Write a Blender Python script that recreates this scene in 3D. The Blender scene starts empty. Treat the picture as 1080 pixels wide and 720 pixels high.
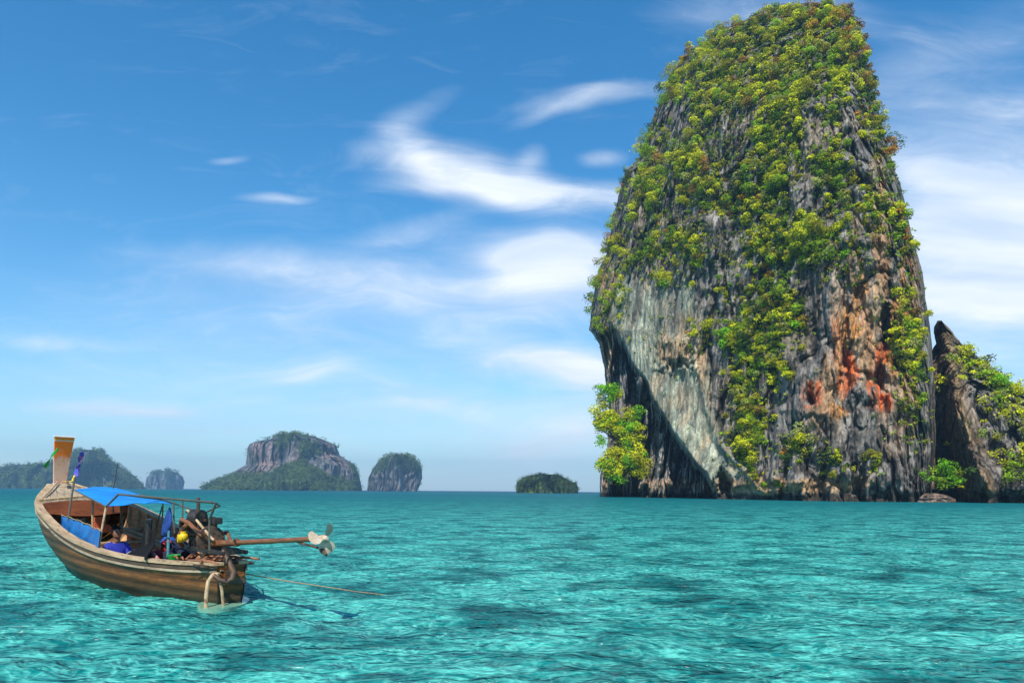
import bpy, bmesh, math, random
import numpy as np
from mathutils import Vector, Matrix

random.seed(7)
RNG = np.random.default_rng(11)
D = bpy.data
SC = bpy.context.scene
COL = SC.collection

# ------------------------------------------------------------------ camera
CAM_H = 1.7
ROLL = math.radians(0.43)
HZ = 517.8            # horizon row at the middle of the 1080x720 photograph
FL = 720.0            # focal length in photograph pixels (24 mm on 36 mm)
cd = D.cameras.new('camera')
cd.lens = 24.0
cd.sensor_width = 36.0
cd.shift_y = (HZ - 360.0) / 1080.0
cd.clip_start = 0.1
cd.clip_end = 60000.0
cam = D.objects.new('camera', cd)
COL.objects.link(cam)
cr_, sr_ = math.cos(ROLL), math.sin(ROLL)
cam.matrix_world = Matrix(((cr_, -sr_, 0, 0), (0, 0, -1, 0), (sr_, cr_, 0, CAM_H), (0, 0, 0, 1)))
SC.camera = cam

# ------------------------------------------------------------------ sun and sky
SUN = Vector((-0.14, -0.80, 0.95)).normalized()
SUN_EL = math.asin(SUN.z)
sl = D.lights.new('sun', 'SUN')
sl.energy = 4.6
sl.angle = math.radians(0.5)
sl.color = (1.0, 0.95, 0.86)
so = D.objects.new('sun', sl)
COL.objects.link(so)
so.rotation_euler = SUN.to_track_quat('Z', 'Y').to_euler()
SC.view_settings.view_transform = 'Standard'
SC.view_settings.look = 'None'
SC.view_settings.gamma = 1.0
SC.view_settings.exposure = 0.45
SC.view_settings.use_curve_mapping = False
SC.cycles.volume_bounces = 0
SC.cycles.max_bounces = 6
SC.cycles.transparent_max_bounces = 8


class NT:
    """tiny node-tree helper"""
    def __init__(s, tree):
        s.t = tree
        for n in list(tree.nodes):
            tree.nodes.remove(n)

    def n(s, kind, **kw):
        nd = s.t.nodes.new(kind)
        for k, v in kw.items():
            if k == 'i':
                for a, b in v.items():
                    s.put(nd.inputs[a], b)
            else:
                setattr(nd, k, v)
        return nd

    def put(s, sock, v):
        if isinstance(v, bpy.types.NodeSocket):
            s.t.links.new(v, sock)
        elif isinstance(v, bpy.types.Node):
            s.t.links.new(v.outputs[0], sock)
        else:
            sock.default_value = v

    def m(s, op, a, b=None, c=None, clamp=False):
        nd = s.t.nodes.new('ShaderNodeMath')
        nd.operation = op
        nd.use_clamp = clamp
        s.put(nd.inputs[0], a)
        if b is not None:
            s.put(nd.inputs[1], b)
        if c is not None:
            s.put(nd.inputs[2], c)
        return nd.outputs[0]

    def mix(s, f, a, b, blend='MIX'):
        nd = s.t.nodes.new('ShaderNodeMix')
        nd.data_type = 'RGBA'
        nd.blend_type = blend
        s.put(nd.inputs[0], f)
        s.put(nd.inputs[6], a)
        s.put(nd.inputs[7], b)
        return nd.outputs[2]

    def ramp(s, f, stops):
        nd = s.t.nodes.new('ShaderNodeValToRGB')
        s.put(nd.inputs[0], f)
        el = nd.color_ramp.elements
        while len(el) < len(stops):
            el.new(0.5)
        for e, (p, c) in zip(el, stops):
            e.position = p
            e.color = (c, c, c, 1) if isinstance(c, (int, float)) else (*c, 1)
        return nd.outputs[0]

    def noise(s, vec, scale, detail=4, rough=0.55, dist=0.0):
        nd = s.n('ShaderNodeTexNoise', i={'Scale': scale, 'Detail': detail, 'Roughness': rough, 'Distortion': dist})
        if vec is not None:
            s.put(nd.inputs['Vector'], vec)
        return nd.outputs[0]

    def mapv(s, vec, scale=(1, 1, 1), rot=(0, 0, 0), loc=(0, 0, 0)):
        nd = s.n('ShaderNodeMapping', i={'Scale': scale, 'Rotation': rot, 'Location': loc})
        s.put(nd.inputs['Vector'], vec)
        return nd.outputs[0]


world = D.worlds.new('World')
SC.world = world
world.use_nodes = True
w = NT(world.node_tree)
sky = w.n('ShaderNodeTexSky', sky_type='NISHITA', sun_disc=False, sun_elevation=SUN_EL,
          sun_rotation=math.atan2(SUN.x, SUN.y), altitude=0.0, air_density=1.0, dust_density=0.1, ozone_density=3.0)
gen = w.n('ShaderNodeTexCoord').outputs['Generated']
sep = w.n('ShaderNodeSeparateXYZ', i={0: gen})
dx, dy, dz = sep.outputs
dyc = w.m('MAXIMUM', dy, 0.05)
ux = w.m('DIVIDE', dx, dyc)            # direction on the horizon (tangent units)
uz = w.m('DIVIDE', dz, dyc)            # elevation (tangent units)
front = w.m('MULTIPLY', w.m('SUBTRACT', dy, 0.02), 8.0, clamp=True)
# cloud deck coordinates: where the direction meets a layer overhead
dzc = w.m('ADD', w.m('MAXIMUM', dz, 0.0), 0.10)
deck = w.n('ShaderNodeCombineXYZ', i={0: w.m('DIVIDE', dx, dzc), 1: w.m('DIVIDE', dy, dzc), 2: 0.0})
uv = w.n('ShaderNodeCombineXYZ', i={0: ux, 1: uz, 2: 0.0}).outputs[0]
warp = w.n('ShaderNodeTexNoise', i={'Scale': 2.6, 'Detail': 3, 'Vector': uv})
wv = w.n('ShaderNodeVectorMath', operation='SUBTRACT', i={0: warp.outputs['Color'], 1: (0.5, 0.5, 0.5)})
wv2 = w.n('ShaderNodeVectorMath', operation='SCALE', i={0: wv.outputs[0]})
wv2.inputs['Scale'].default_value = 0.10
uvw = w.n('ShaderNodeVectorMath', operation='ADD', i={0: uv, 1: wv2.outputs[0]}).outputs[0]
sep2 = w.n('ShaderNodeSeparateXYZ', i={0: uvw})
wx, wz = sep2.outputs[0], sep2.outputs[1]


def blob(px, py, rx, ry, rot=0.0, power=1.0):
    """one cloud bank: a soft ellipse in direction space"""
    cx, cz = (px - 540) / 720.0, (HZ - py) / 720.0
    a = math.radians(rot)
    ddx = w.m('SUBTRACT', wx, cx)
    ddz = w.m('SUBTRACT', wz, cz)
    p = w.m('ADD', w.m('MULTIPLY', ddx, math.cos(a) * 720 / rx), w.m('MULTIPLY', ddz, math.sin(a) * 720 / rx))
    q = w.m('ADD', w.m('MULTIPLY', ddx, -math.sin(a) * 720 / ry), w.m('MULTIPLY', ddz, math.cos(a) * 720 / ry))
    r2 = w.m('ADD', w.m('MULTIPLY', p, p), w.m('MULTIPLY', q, q))
    return w.m('MULTIPLY', w.m('EXPONENT', w.m('MULTIPLY', r2, -1.0)), power)


BLOBS = [(500, 190, 75, 24, -14, .95), (590, 206, 110, 14, -2, .8), (436, 168, 40, 22, -50, .6), (425, 128, 60, 14, 35, .32), (510, 216, 90, 10, -8, .5), (560, 170, 20, 14, 50, .4), (635, 165, 22, 10, 0, .4),
         (575, 268, 70, 16, 0, 1.6), (590, 295, 80, 24, 0, 1.0), (575, 378, 85, 18, -10, .95), (630, 395, 60, 24, 0, .6), (470, 310, 190, 26, -6, .42), (330, 300, 150, 16, -10, .3),
         (440, 250, 60, 12, 15, .38), (325, 393, 45, 8, 0, .5), (150, 436, 70, 8, 0, .5), (80, 432, 40, 8, 0, .35),
         (285, 217, 34, 5, 0, .5), (230, 181, 20, 4, 0, .3), (40, 365, 80, 9, 0, .32), (640, 95, 75, 10, 8, .38), (590, 110, 60, 8, 22, .25),
         (610, 455, 90, 30, 10, .5), (440, 425, 90, 16, 0, .33), (200, 455, 90, 10, 0, .25),
         (1040, 225, 135, 58, 8, 1.7), (1000, 185, 90, 22, -12, .7), (1060, 300, 110, 24, 4, .9), (1060, 120, 160, 40, 10, .36), (990, 60, 150, 40, 25, .3),
         (1040, 330, 150, 40, 0, .6), (1020, 420, 200, 50, 0, .75), (810, 12, 120, 22, 0, .35), (300, 345, 280, 60, -4, .26), (440, 440, 260, 50, 0, .26), (120, 410, 240, 40, 0, .18), (600, 480, 150, 40, 0, .3),
         (1500, 300, 240, 60, 0, .8), (-300, 300, 160, 40, 5, .6), (-700, 200, 260, 60, 0, .6), (1900, 150, 300, 90, 0, .6)]
acc = None
for b in BLOBS:
    v = blob(*b)
    acc = v if acc is None else w.m('ADD', acc, v)
cir = w.noise(w.mapv(uvw, (2.2, 8.5, 1), (0, 0, 0.14)), 2.0, 8, 0.66, 1.2)
wis = w.noise(w.mapv(deck.outputs[0], (1.0, 0.35, 1), (0, 0, 0.5)), 1.6, 7, 0.62, 0.8)
tex = w.m('ADD', w.m('MULTIPLY', cir, 1.1), w.m('MULTIPLY', wis, 0.5))
soft = w.m('ADD', w.m('MULTIPLY', acc, 0.95), w.m('MULTIPLY', w.m('SUBTRACT', tex, 0.80), w.m('MULTIPLY', acc, 1.9, clamp=True)))
dens = w.ramp(soft, [(0.05, 0.0), (0.45, 0.40), (1.0, 1.0)])
thin = w.m('MULTIPLY', w.m('SUBTRACT', tex, 0.84, clamp=True), 0.35)
dens = w.m('MULTIPLY', w.m('ADD', w.m('MULTIPLY', dens, 1.0), thin), front, clamp=True)
back = w.m('MULTIPLY', w.m('SUBTRACT', wis, 0.5, clamp=True), w.m('SUBTRACT', 1.0, front))
dens = w.m('ADD', dens, w.m('MULTIPLY', back, 2.0), clamp=True)
# shaded grey-blue undersides within the banks
under = w.noise(w.mapv(uvw, (1.4, 9.0, 1)), 1.7, 4, 0.5)
ccol = w.mix(w.ramp(under, [(0.35, 0.0), (0.62, 1.0)]), (4.6, 5.4, 6.6, 1), (7.0, 7.2, 7.5, 1))
hs = w.n('ShaderNodeHueSaturation', i={'Saturation': 1.30, 'Value': 1.12, 'Color': w.mix(1.0, sky.outputs[0], (0.92, 1.02, 1.0, 1), 'MULTIPLY')})
low = w.m('MULTIPLY', w.m('EXPONENT', w.m('MULTIPLY', w.m('MAXIMUM', dz, 0.0), -9.0)), 0.75)
skyc = w.mix(low, hs.outputs[0], (3.1, 4.5, 5.9, 1))      # pale sea haze low in the sky
final = w.mix(w.m('MULTIPLY', dens, 0.92), skyc, ccol)
bg = w.n('ShaderNodeBackground', i={'Color': final, 'Strength': 0.12})
out = w.n('ShaderNodeOutputWorld', i={'Surface': bg.outputs[0]})


# ------------------------------------------------------------------ helpers
def tag(o, label=None, cat=None, group=None, kind=None):
    if label: o['label'] = label
    if cat: o['category'] = cat
    if group: o['group'] = group
    if kind: o['kind'] = kind
    return o


def empty(name, loc=(0, 0, 0), rz=0.0):
    o = D.objects.new(name, None)
    COL.objects.link(o)
    o.location = loc
    o.rotation_euler = (0, 0, rz)
    o.empty_display_size = 0.2
    return o


def np_mesh(name, verts, quads, mat, parent=None, smooth=True, col=None, tris=None):
    me = D.meshes.new(name)
    verts = np.asarray(verts, np.float32).reshape(-1, 3)
    quads = np.asarray(quads, np.int32).reshape(-1, 4)
    nq = len(quads)
    me.vertices.add(len(verts))
    me.vertices.foreach_set('co', verts.ravel())
    me.loops.add(nq * 4)
    me.loops.foreach_set('vertex_index', quads.ravel())
    me.polygons.add(nq)
    me.polygons.foreach_set('loop_start', np.arange(nq, dtype=np.int32) * 4)
    me.polygons.foreach_set('loop_total', np.full(nq, 4, np.int32))
    me.update(calc_edges=True)
    me.polygons.foreach_set('use_smooth', np.full(nq, smooth, bool))
    if col is not None:
        a = me.color_attributes.new('Tint', 'FLOAT_COLOR', 'POINT')
        c = np.ones((len(verts), 4), np.float32)
        c[:, :3] = col
        a.data.foreach_set('color', c.ravel())
    me.materials.append(mat)
    o = D.objects.new(name, me)
    COL.objects.link(o)
    if parent:
        o.parent = parent
    return o


# ---- vectorised 3-D gradient noise
_perm = np.random.default_rng(5).permutation(512).astype(np.int64)
_g = np.random.default_rng(6).normal(size=(512, 3))
_g /= np.linalg.norm(_g, axis=1)[:, None]


def pnoise(p):
    p = np.asarray(p, np.float64)
    i = np.floor(p).astype(np.int64)
    f = p - i
    u = f * f * f * (f * (f * 6 - 15) + 10)
    r = 0.0
    for cx in (0, 1):
        for cy in (0, 1):
            for cz in (0, 1):
                h = _perm[(_perm[(_perm[(i[..., 0] + cx) & 511] + i[..., 1] + cy) & 511] + i[..., 2] + cz) & 511]
                g = _g[h]
                d = (f[..., 0] - cx) * g[..., 0] + (f[..., 1] - cy) * g[..., 1] + (f[..., 2] - cz) * g[..., 2]
                wt = (u[..., 0] if cx else 1 - u[..., 0]) * (u[..., 1] if cy else 1 - u[..., 1]) * (u[..., 2] if cz else 1 - u[..., 2])
                r = r + d * wt
    return r * 1.6


def fbm(p, octs=4, gain=0.5, ridged=False):
    a, s, r = 1.0, 0.0, 0.0
    q = np.array(p, np.float64)
    for k in range(octs):
        n = pnoise(q + 17.3 * k)
        if ridged:
            n = 1 - 2 * np.abs(n)
        r = r + a * n
        s += a
        a *= gain
        q = q * 2.03
    return r / s


def worley(p):
    """cell noise: distances to the two nearest seeds and a random value per cell"""
    p = np.asarray(p, np.float64)
    i = np.floor(p).astype(np.int64)
    f = p - i
    f1 = np.full(p.shape[:-1], 9.0)
    f2 = np.full(p.shape[:-1], 9.0)
    rv = np.zeros(p.shape[:-1])
    for cx in (-1, 0, 1):
        for cy in (-1, 0, 1):
            for cz in (-1, 0, 1):
                h = _perm[(_perm[(_perm[(i[..., 0] + cx) & 511] + i[..., 1] + cy) & 511] + i[..., 2] + cz) & 511]
                g = _g[h] * 0.45 + 0.5
                d = np.sqrt((f[..., 0] - cx - g[..., 0]) ** 2 + (f[..., 1] - cy - g[..., 1]) ** 2 + (f[..., 2] - cz - g[..., 2]) ** 2)
                n = d < f1
                f2 = np.where(n, f1, np.minimum(f2, d))
                rv = np.where(n, (h % 97) / 97.0, rv)
                f1 = np.where(n, d, f1)
    return f1, f2, rv


def crag(p, k=1.0):
    """fractured rock: blocks standing at different depths, split by open joints"""
    wq = np.stack([fbm(p * .12 * k + 5, 3), fbm(p * .12 * k + 15, 3), fbm(p * .12 * k + 25, 3)], -1)
    q = p + wq * np.array([1.5, 1.5, 5.0]) / k
    a1, a2, ar = worley(q * np.array([.10, .10, .024]) * k)
    b1_, b2_, br_ = worley(q * np.array([.27, .27, .05]) * k + 7)
    c1_, c2_, cr2 = worley(q * np.array([.75, .75, .16]) * k + 3)
    h = 3.4 * (ar - .5) - 2.2 * np.exp(-((a2 - a1) / .07) ** 2)
    h = h + 1.5 * (br_ - .5) - 1.1 * np.exp(-((b2_ - b1_) / .09) ** 2) - 1.2 * b1_
    h = h + .55 * (cr2 - .5) - .5 * c1_
    joint = np.maximum(np.exp(-((a2 - a1) / .09) ** 2), .8 * np.exp(-((b2_ - b1_) / .10) ** 2))
    return h / k, joint


def sstep(a, b, x):
    t = np.clip((x - a) / (b - a), 0, 1)
    return t * t * (3 - 2 * t)


def P(x, y, Y):
    """the world point at distance Y (metres along the view axis) seen at photograph pixel x, y"""
    cx = (np.asarray(x, float) - 540) / FL
    cz = -(np.asarray(y, float) - HZ) / FL
    X = Y * (cx * cr_ - cz * sr_)
    Z = CAM_H + Y * (cx * sr_ + cz * cr_)
    return np.stack(np.broadcast_arrays(X, Y + 0 * X, Z), -1)


def lerp(a, b, t):
    return a + (b - a) * t


# ------------------------------------------------------------------ materials
def new_mat(name):
    m = D.materials.new(name)
    m.use_nodes = True
    return m, NT(m.node_tree)


def principled(t, **kw):
    b = t.n('ShaderNodeBsdfPrincipled')
    for k, v in kw.items():
        t.put(b.inputs[k.replace('_', ' ')], v)
    return b


def finish(t, shader):
    t.n('ShaderNodeOutputMaterial', i={'Surface': shader.outputs[0]})


def simple(name, c1, c2=None, scale=6.0, rough=0.7, bump=0.3, metal=0.0, stretch=(1, 1, 1), spec=0.4, bdist=0.01, c3=None):
    m, t = new_mat(name)
    co = t.mapv(t.n('ShaderNodeTexCoord').outputs['Object'], stretch)
    if c2 is None:
        c2 = tuple(x * 0.6 for x in c1)
    n1 = t.noise(co, scale, 6, 0.62)
    n2 = t.noise(co, scale * 4.7, 5, 0.6)
    c = t.mix(t.ramp(n1, [(0.36, 0.0), (0.64, 1.0)]), (*c1, 1), (*c2, 1))
    if c3 is not None:
        n3 = t.noise(co, scale * 1.9, 5, 0.7)
        c = t.mix(t.ramp(n3, [(0.55, 0.0), (0.66, 1.0)]), c, (*c3, 1))
    c = t.mix(0.5, c, t.ramp(n2, [(0.25, 0.45), (0.7, 1.0)]), 'MULTIPLY')
    bp = t.n('ShaderNodeBump', i={'Strength': bump, 'Distance': bdist, 'Height': t.m('ADD', n1, t.m('MULTIPLY', n2, 0.6))})
    b = principled(t, Base_Color=c, Roughness=t.m('ADD', t.m('MULTIPLY', n2, 0.25), rough - 0.12), Metallic=metal, Normal=bp.outputs[0])
    b.inputs['Specular IOR Level'].default_value = spec
    finish(t, b)
    return m


def rock_mat(name, fine=0.9, bump=0.7, dist=0.5):
    m, t = new_mat(name)
    at = t.n('ShaderNodeAttribute', attribute_name='Tint')
    co = t.n('ShaderNodeTexCoord').outputs['Object']
    n1 = t.noise(t.mapv(co, (1, 1, 0.22)), fine * 0.55, 7, 0.65)
    n2 = t.noise(t.mapv(co, (1, 1, 0.5)), fine * 2.2, 5, 0.65)
    f = t.ramp(n1, [(0.34, 0.32), (0.52, 0.85), (0.70, 1.35)])
    c = t.mix(1.0, at.outputs['Color'], f, 'MULTIPLY')
    f2 = t.ramp(n2, [(0.3, 0.55), (0.65, 1.2)])
    c = t.mix(1.0, c, f2, 'MULTIPLY')
    bp = t.n('ShaderNodeBump', i={'Strength': bump, 'Distance': dist, 'Height': t.m('ADD', n1, t.m('MULTIPLY', n2, 0.5))})
    b = principled(t, Base_Color=c, Roughness=0.92, Normal=bp.outputs[0])
    b.inputs['Specular IOR Level'].default_value = 0.15
    finish(t, b)
    return m


def leaf_mat(name, translucent=0.35):
    m, t = new_mat(name)
    at = t.n('ShaderNodeAttribute', attribute_name='Tint')
    b = principled(t, Base_Color=at.outputs['Color'], Roughness=0.6)
    b.inputs['Specular IOR Level'].default_value = 0.2
    tr = t.n('ShaderNodeBsdfTranslucent', i={'Color': at.outputs['Color']})
    mx = t.n('ShaderNodeMixShader', i={0: translucent, 1: b.outputs[0], 2: tr.outputs[0]})
    finish(t, mx)
    return m


M_ROCK = rock_mat('karst_limestone')
M_FARROCK = rock_mat('far_limestone', fine=0.10, bump=0.9, dist=5.0)
M_LEAF = leaf_mat('rock_shrub_leaves')

# ------------------------------------------------------------------ the sea
m, t = new_mat('turquoise_sea')
co = t.n('ShaderNodeTexCoord').outputs['Object']
big = t.noise(t.mapv(co, (0.9, 1.0, 1)), 0.60, 9, 0.66, 0.6)          # sand and reef patches on the bed
mid = t.noise(t.mapv(co, (0.9, 1.0, 1), (0, 0, 0.2)), 2.6, 7, 0.62, 1.2)
bed = t.ramp(t.m('ADD', t.m('MULTIPLY', big, 0.60), t.m('MULTIPLY', mid, 0.40)),
             [(0.38, (0.000, 0.050, 0.058)), (0.46, (0.000, 0.105, 0.108)), (0.54, (0.000, 0.155, 0.150)), (0.67, (0.002, 0.25, 0.225))])
# pale flecks: the sun's caustic network painted into the bed colour
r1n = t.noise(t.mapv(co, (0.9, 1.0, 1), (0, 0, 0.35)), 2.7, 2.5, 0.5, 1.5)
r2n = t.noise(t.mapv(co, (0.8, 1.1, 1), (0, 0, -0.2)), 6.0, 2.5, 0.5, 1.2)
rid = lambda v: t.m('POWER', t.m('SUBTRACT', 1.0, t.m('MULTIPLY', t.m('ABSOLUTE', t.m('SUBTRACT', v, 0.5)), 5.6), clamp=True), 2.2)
fleckm = t.m('ADD', t.m('MULTIPLY', rid(r1n), 0.75), t.m('MULTIPLY', rid(r2n), 0.45), clamp=True)
fleckm = t.m('MULTIPLY', fleckm, t.ramp(big, [(0.40, 0.15), (0.55, 1.0)]))
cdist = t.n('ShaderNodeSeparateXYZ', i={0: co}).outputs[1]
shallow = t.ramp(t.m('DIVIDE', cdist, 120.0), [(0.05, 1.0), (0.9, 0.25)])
bed = t.mix(t.m('MULTIPLY', t.m('MULTIPLY', fleckm, 0.60), shallow), bed, (0.18, 0.74, 0.60, 1))
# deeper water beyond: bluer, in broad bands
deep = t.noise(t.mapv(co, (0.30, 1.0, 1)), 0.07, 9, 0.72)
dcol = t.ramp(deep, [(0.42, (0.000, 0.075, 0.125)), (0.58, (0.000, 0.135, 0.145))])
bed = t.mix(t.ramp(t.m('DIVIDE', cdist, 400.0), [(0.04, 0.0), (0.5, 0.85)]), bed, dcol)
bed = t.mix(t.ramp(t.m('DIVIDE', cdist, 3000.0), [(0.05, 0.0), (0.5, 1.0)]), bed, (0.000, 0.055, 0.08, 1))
b1 = t.noise(t.mapv(co, (0.85, 1.2, 1), (0, 0, 0.3)), 2.2, 3, 0.5, 0.9)
b2 = t.noise(t.mapv(co, (0.9, 1.2, 1), (0, 0, -0.35)), 8.0, 2, 0.5, 0.4)
b3 = t.noise(t.mapv(co, (0.5, 1.0, 1), (0, 0, 0.1)), 0.8, 5, 0.6, 0.6)
hgt = t.m('ADD', t.m('ADD', t.m('MULTIPLY', b1, 0.25), t.m('MULTIPLY', b2, 0.028)), t.m('MULTIPLY', b3, 0.6))
bp = t.n('ShaderNodeBump', i={'Strength': 1.0, 'Distance': 1.0, 'Height': hgt})
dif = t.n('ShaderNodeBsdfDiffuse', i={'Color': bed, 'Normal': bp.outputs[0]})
glo = t.n('ShaderNodeBsdfGlossy', i={'Color': (1, 1, 1, 1), 'Roughness': 0.20, 'Normal': bp.outputs[0]})
fre = t.n('ShaderNodeFresnel', i={'IOR': 1.33, 'Normal': bp.outputs[0]})
# waves too small to see keep the sea from ever turning into a full mirror
fac = t.m('MULTIPLY', t.m('MINIMUM', fre.outputs[0], 0.30), 0.42)
b = t.n('ShaderNodeMixShader', i={0: fac, 1: dif.outputs[0], 2: glo.outputs[0]})
finish(t, b)
M_SEA = m

rows = np.concatenate([np.arange(1.2, 40, 0.10), 40 * 1.012 ** np.arange(0, 230)])
rows = rows[rows < 620]
rows = np.concatenate([[-400.0, -40.0, -5.0], rows, [900, 1500, 3000, 8000, 40000.0]])
cols = np.concatenate([[-40000, -8000, -2500, -900, -300, -120, -70], np.arange(-45, 45.01, 0.14), [70, 120, 300, 900, 2500, 8000, 40000.0]])
gx, gy = np.meshgrid(cols, rows)
pz = np.stack([gx * 0.55, gy * 1.1, 0 * gx], -1)
amp = np.exp(-np.maximum(gy, 0) / 60.0) * np.exp(-np.maximum(np.abs(gx) - 30, 0) / 8.0) * (gy > 0)
wz_ = (0.055 * pnoise(pz * 0.75) + 0.045 * pnoise(pz * 1.6 + 9) + 0.03 * (1 - 2 * np.abs(pnoise(pz * 2.9 + 4)))) * amp
V = np.stack([gx, gy, wz_], -1)
nr, nc = gx.shape
idx = np.arange(nr * nc).reshape(nr, nc)
Q = np.stack([idx[:-1, :-1], idx[:-1, 1:], idx[1:, 1:], idx[1:, :-1]], -1)
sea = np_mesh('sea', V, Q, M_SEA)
tag(sea, kind='structure')


# ------------------------------------------------------------------ rock towers and islands
def grid_quads(nr, nc):
    idx = np.arange(nr * nc).reshape(nr, nc)
    return np.stack([idx[:-1, :-1], idx[1:, :-1], idx[1:, 1:], idx[:-1, 1:]], -1)


def rock_body(left, right, dist, depth, nv, nt, shape, back=40, sub=2.0, jitter=1.5, seed=0.0, power=0.6):
    """A closed rock: left/right give its outline, dist(x, y) how far the middle of the mass stands, depth(y) its
    half thickness, shape(x, y, p) moves the surface in or out along the line of sight.  Returns the grids."""
    ly, lx = np.array(left, float).T
    ry, rx = np.array(right, float).T
    ytop = min(ly[0], ry[0])
    v = np.linspace(0, 1, nv) ** 1.03
    ph = np.concatenate([np.linspace(0, np.pi, nt), np.pi + np.linspace(0, np.pi, back + 2)[1:-1]])
    ph = np.append(ph, 2 * np.pi)
    c = -np.cos(ph)
    # spread the front columns evenly across
    c[:nt] = 0.6 * np.linspace(-1, 1, nt) + 0.4 * c[:nt]
    vv, cc = np.meshgrid(v, c, indexing='ij')
    ps = np.broadcast_to(np.where(ph < np.pi, 1.0, -1.0)[None], vv.shape).copy()
    dm = dist(0.5 * (lx[-1] + rx[-1]), 0)
    y = ytop + vv * (HZ + 6 + FL * (CAM_H + sub) / dm - ytop)
    for _ in range(3):
        xl = np.interp(y, ly, lx)
        xr = np.interp(y, ry, rx)
        x = 0.5 * (xl + xr) + 0.5 * (xr - xl) * cc
        yb = HZ + (x - 540) * math.tan(ROLL) + FL * (CAM_H + sub) / dist(x, y)
        y = ytop + vv * (yb - ytop)
    s = np.sqrt(np.clip(1 - cc * cc, 0, 1)) ** power * ps
    d0 = dist(x, y) - depth(y) * s
    p = P(x, y, d0)
    e = fbm(p * 0.11 / (np.mean(d0) / 200.0) + seed, 3)
    x = x + jitter * e * 2.2 * (np.abs(cc) ** 3) + 0
    d1 = d0 - np.where(ps > 0, shape(x, y, p), 3.0 * e * np.mean(d0) / 200)
    edge = np.clip((1 - np.abs(cc)) / 0.05, 0, 1)
    d1 = lerp(d0, d1, edge)
    pos = P(x, y, d1)
    return x, y, pos, s, nt


def build_rock(name, grids, colour, mat, parent=None):
    x, y, pos, s, nt = grids
    o = np_mesh(name, pos, grid_quads(*x.shape), mat, parent, True, colour.reshape(-1, 3))
    return o


def sampler(grids, stride=1):
    """surface points of a rock as a lookup: rows x columns of the front sheet"""
    x, y, pos, s, nt = grids
    X, Y, Ps = x[:, :nt], y[:, :nt], pos[:, :nt]
    du = np.gradient(Ps, axis=1)
    dv = np.gradient(Ps, axis=0)
    n = np.cross(du, dv)
    n /= np.linalg.norm(n, axis=-1, keepdims=True) + 1e-9
    flip = np.sum(n * (Ps - np.array([0, 0, CAM_H])), -1) > 0
    n[flip] *= -1
    return X, Y, Ps, n


def locate(smp, px, py):
    X, Y, Ps, n = smp
    out_p, out_n = [], []
    mid = X.shape[1] // 2
    for a, b_ in zip(px, py):
        r = int(np.clip(np.searchsorted(Y[:, mid], b_), 0, Y.shape[0] - 1))
        c = int(np.clip(np.searchsorted(X[r], a), 0, X.shape[1] - 1))
        r = int(np.clip(np.searchsorted(Y[:, c], b_), 0, Y.shape[0] - 1))
        out_p.append(Ps[r, c])
        out_n.append(n[r, c])
    return np.array(out_p), np.array(out_n)


def leaves(centers, normals, radii, counts, size, tints, rng, flat=0.8, lumps=5):
    """leaf-sized quads spread through rounded lumps; every leaf is real geometry"""
    VV, CC = [], []
    for c, n, r, k, tint in zip(centers, normals, radii, counts, tints):
        c = c + n * r * 0.25
        ld = rng.normal(size=(lumps, 3))
        ld /= np.linalg.norm(ld, axis=1)[:, None]
        ld = ld + n * 0.5 + np.array([0, 0, 0.35])
        lc = ld * r * 0.55 * rng.uniform(0.5, 1.1, (lumps, 1))
        lr = r * rng.uniform(0.38, 0.62, lumps)
        w_ = rng.integers(0, lumps, k)
        d = rng.normal(size=(k, 3))
        d /= np.linalg.norm(d, axis=1)[:, None]
        d[:, 2] = np.where(rng.random(k) < 0.6, np.abs(d[:, 2]), d[:, 2])
        p = c + (lc[w_] + d * (lr[w_] * rng.uniform(0.55, 1.0, k) ** 0.5)[:, None]) * np.array([1, 1, flat])
        nn = d + 0.6 * rng.normal(size=(k, 3)) + np.array([0, 0, 0.25])
        nn /= np.linalg.norm(nn, axis=1)[:, None]
        a = np.cross(nn, rng.normal(size=(k, 3)))
        a /= np.linalg.norm(a, axis=1)[:, None]
        b_ = np.cross(nn, a)
        sz = size * rng.uniform(0.6, 1.3, k)[:, None]
        q = np.stack([p - a * sz * .5, p - b_ * sz * .32, p + a * sz * .5 + nn * sz * .1, p + b_ * sz * .32], 1)
        VV.append(q.reshape(-1, 3))
        lt = tint * (1 + 0.36 * rng.normal(size=(lumps, 1))).clip(0.5, 1.6)
        tc = lt[w_] * rng.uniform(0.72, 1.25, (k, 1))
        CC.append(np.repeat(tc, 4, 0))
    VV = np.concatenate(VV)
    CC = np.concatenate(CC)
    return VV, np.arange(len(VV)).reshape(-1, 4), np.clip(CC, 0.002, 0.9)


TINTS = {'v': (0.20, 0.46, 0.012), 'y': (0.54, 0.55, 0.012), 'g': (0.24, 0.37, 0.014), 'l': (0.34, 0.32, 0.02), 'd': (0.06, 0.11, 0.016), 'o': (0.40, 0.20, 0.018), 'p': (0.34, 0.36, 0.09), 'b': (0.28, 0.17, 0.035)}

# ---- the great tower
L1 = [(3, 850), (5, 838), (10, 818), (20, 788), (30, 765), (45, 739), (60, 718), (80, 706), (100, 700), (120, 691), (145, 684), (165, 676), (180, 660), (200, 654),
      (230, 646), (260, 642), (280, 634), (300, 628), (330, 624), (348, 622), (362, 632), (380, 636), (410, 641), (440, 643), (480, 640), (500, 633), (515, 632), (540, 636)]
R1 = [(3, 862), (5, 878), (10, 891), (20, 901), (40, 910), (60, 914), (80, 916), (100, 920), (120, 926), (150, 935), (180, 944), (210, 953), (240, 960), (270, 968),
      (300, 974), (330, 979), (360, 983), (400, 986), (450, 987), (500, 985), (525, 983), (545, 983)]


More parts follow.
